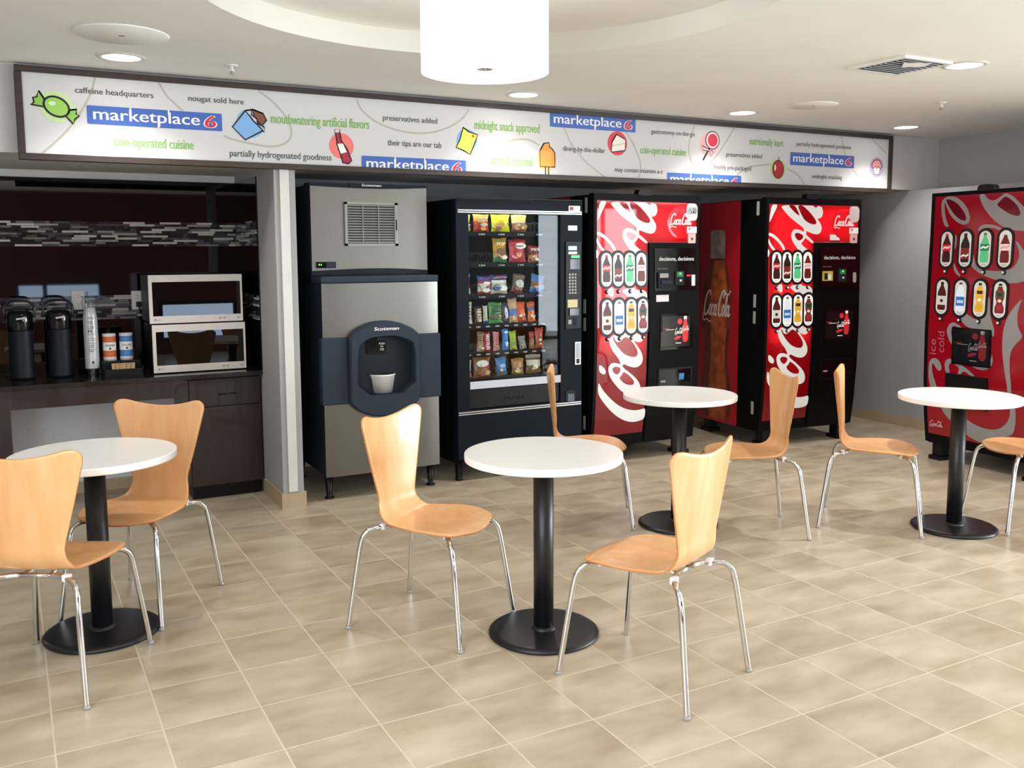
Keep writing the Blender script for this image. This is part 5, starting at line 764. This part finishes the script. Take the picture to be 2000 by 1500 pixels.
MB().box(.478, 1.428, 0, .02, .651, .760, M_dkwood).build('apron', t); MB().box(-.6, .476, 0, .55, 0, .760, M_dkwood).build('end_panel', t)
zc = .7905
def airpot(l, x, y):
    t = thing('airpot', l, 'coffee airpot', (x, y, zc), group='coffee airpots')
    MB().lathe([(0, 0), (.070, 0), (.070, .02), (.066, .03), (.066, .285), (.064, .295)], mat('airpot_body', '#0e1116', .5, spec=.25, var=.05, vscale=40), n=40).build('body', t)
    MB().lathe([(.068, .285), (.070, .29), (.070, .365), (.064, .392), (.04, .40), (0, .402)], M_blkg, n=40).build('lid', t)
    MB().box(-.022, .022, -.098, -.055, .335, .372, M_blkg).build('spout', t, bevel=.008); MB().prism([(-.02, .362), (.012, .366), (.028, .372), (.026, .358), (-.018, .352)][::-1], -.0995, -.0975, M_silver).build('badge', t)
    MB().tube(smooth_path([(-.076, 0, .36), (-.078, 0, .42), (-.05, 0, .452), (0, 0, .458), (.05, 0, .452), (.078, 0, .42), (.076, 0, .36)], 5), .007, M_blkg, 8).build('carry_handle', t)
    MB().box(-.03, .03, -.03, .05, .395, .412, M_blk).build('pump_lever', t, bevel=.004)
airpot('black coffee airpot at the far left of the counter', .052, 6.12); airpot('black coffee airpot next to the stack of cups', .256, 6.12)
t = thing('cup_stack', 'tall upside-down stack of white paper cups in a clear plastic sleeve', 'cups', (.425, 6.08, zc))
cs = MB(); M_cup = mat('cup_white', '#dedcd8', .5, var=.03, vscale=30)
for i in range(22): cs.lathe([(.040, .045 + i * .014), (.0405, .049 + i * .014), (.0392, .059 + i * .014)], M_cup, n=28, caps=False)
cs.lathe([(.039, .35), (.029, .41), (.0, .41)], M_cup, n=28, caps=False); cs.lathe([(.038, .045), (.038, .36)], M_cup, n=28, caps=False); cs.build('paper_cups', t)
lb = MB()
for k, (s_, z, h_) in enumerate((('Every Cup', .345, .012), ('MAKE', .322, .009), ('CUPS', .31, .008), ('HOT DRINK', .292, .009), ('CAUTION', .282, .008), ('B', .262, .016), ('Beverages', .248, .009), ('contents may', .225, .008), ('be very hot', .214, .008), ('handle with care', .195, .008), ('CAUTION', .18, .009), ('IS HOT', .17, .009), ('PLEASE HOLD', .155, .009), ('HERE', .145, .008))): text(lb, s_, -.018, .006 + .001 * len(s_), z, h_, -.0428, M_black)
lb.box(-.004, .006, -.0430, -.0426, .075, .09, M_black); lb.build('sleeve_print', t)
MB().lathe([(.043, .002), (.0425, .35), (.036, .40), (.045, .43), (.038, .47), (.05, .478)], G_wrap, n=28, caps=False).build('plastic_sleeve', t)
t = thing('condiment_caddy', 'black condiment caddy beside the lower microwave, holding canisters and stir sticks', 'caddy', (.585, 6.05, zc))
MB().box(-.11, .11, .0, .16, 0, .082, M_blk).build('back_tier', t, bevel=.003); MB().box(-.11, .11, -.12, -.002, 0, .006, M_blk).box(-.11, .11, -.12, -.116, .006, .045, M_blk).box(-.11, -.106, -.12, -.002, .006, .06, M_blk).box(.106, .11, -.12, -.002, .006, .06, M_blk).build('front_bin', t)
def canister(l, x, c, s_):
    t = thing('canister', l, 'canister', (x, 6.115, zc + .0825), group='powder canisters'); m = mat('can_' + c, c, .4); r = .038
    MB().lathe([(0, 0), (r, 0), (r, .022)], M_paper, n=36, caps=False).lathe([(r, .022), (r, .062)], m, n=36, caps=False).lathe([(r, .062), (r, .112)], M_paper, n=36, caps=False).lathe([(r, .112), (r, .148)], m, n=36, caps=False).lathe([(r, .148), (r, .156)], M_paper, n=36, caps=False).build('body', t)
    MB().lathe([(r + .001, .154), (r + .001, .162), (r - .006, .164), (0, .164)], M_white, n=36).build('lid', t)
    q_ = MB(); text(q_, s_, -.030, .030, .087, .013, -.0395, M_ink, bold=.0004); q_.flat(ellipse(.0, .074, .007, .007, 12), -.0396, M_ink)
    q_.xform(lambda a, b, z: (.0386 * math.sin(a / .0386), -.0386 * math.cos(a / .0386), z)); q_.build('label_print', t)
canister('orange and white creamer canister on the black caddy', .527, '#d0692c', 'CREAMER'); canister('blue and white sugar canister on the black caddy', .622, '#4a83c0', 'SUGAR')
M_stick = mat_wood('birch_stick', '#c69a68', '#dcb88c', (20, 20, 4), .6, 0); st0 = None
for i in range(18):
    l = 'short pale wooden stir stick standing upright in the black caddy'
    if st0 is None: st0 = MB().box(-.0026, .0026, -.001, .001, 0, .072, M_stick).build('stir_stick', None); o = st0; tag(o, l, 'stir stick', 'wooden stir sticks')
    else: o = st0.copy(); C.objects.link(o)
    o.location = (.527 + i * .0068, 5.945 + .004 * (i % 3), zc + .0065); o.rotation_euler = (R_(-6), R_((i * 37 % 9) - 4), 0)
def microwave(l, z, x, rz):
    t = thing('microwave', l, 'microwave', (x, 5.93, z), rz, group='stacked microwaves'); W_, H_, D_ = .552, .296, .40; M_mwf = mat('microwave_silver', '#ddd8d0', .3, .15, var=.02)
    MB().box(.004, W_ - .004, .022, D_, .006, H_, M_blk).build('body', t, bevel=.004)
    d = MB()
    for a, b, c, e in ((0, W_, .004, .048), (0, W_, .254, H_), (0, .02, .048, .254), (W_ - .012, W_, .048, .254)): d.box(a, b, 0, .02, c, e, M_mwf)
    do = d.build('door', t); MB().box(.02, W_ - .012, .003, .018, .048, .254, mat('oven_glass', '#060607', .012, var=.02)).build('door_window', do, label='black mirror-like glass')
    q_ = MB(); q_.flat(ellipse(.032, .026, .008, .008, 16), -.0006, M_greyp); text(q_, 'LG', .044, .062, .020, .012, -.0006, M_greyp, bold=.0006); q_.build('lettering', do)
    for bx_ in (.405, .43, .515): MB().box(bx_, bx_ + .016, -.001, .001, .021, .031, M_greyp).build('button', do)
    for x_ in (.05, .5):
        for y_ in (.05, .36): MB().lathe([(.012, 0), (.012, .008)], M_blk, c=(x_, y_, -.0015), n=12).build('foot', t)
microwave('silver and black microwave standing on the counter, under the other microwave', zc + .0025, .752, 0); microwave('silver and black microwave stacked on top of the lower microwave', zc + .3035, .742, R_(0))
def outlet(l, x, z, plug):
    t = thing('wall_outlet', l, 'outlet', (x, YB - .0165, z), group='wall outlets')
    MB().box(-.037, .037, -.004, 0, -.06, .06, M_white).build('cover_plate', t, bevel=.002)
    for zz in (.026, -.026):
        s_ = MB().prism(stadium(0, zz - .018, zz + .018, .0165)[::-1], -.0055, -.0035, M_white)
        for dx in (-.006, .006): s_.box(dx - .001, dx + .001, -.0058, -.005, zz, zz + .008, M_black)
        s_.prism(ellipse(0, zz - .008, .0022, .0022, 8), -.0058, -.005, M_black); s_.build('socket', t)
    if plug: MB().box(-.012, .016, -.035, -.0055, -.042, -.010, M_blk).tube(smooth_path([(.004, -.03, -.035), (.01, -.04, -.075), (.05, -.05, -.14), (.10, -.04, -.20)], 5), .004, M_blk, 8).build('plug', t, bevel=0)
outlet('white wall outlet behind the cup stack on the mosaic band', .385, 1.231, False); outlet('white wall outlet with a black plug, beside the upper microwave', .733, 1.222, True)
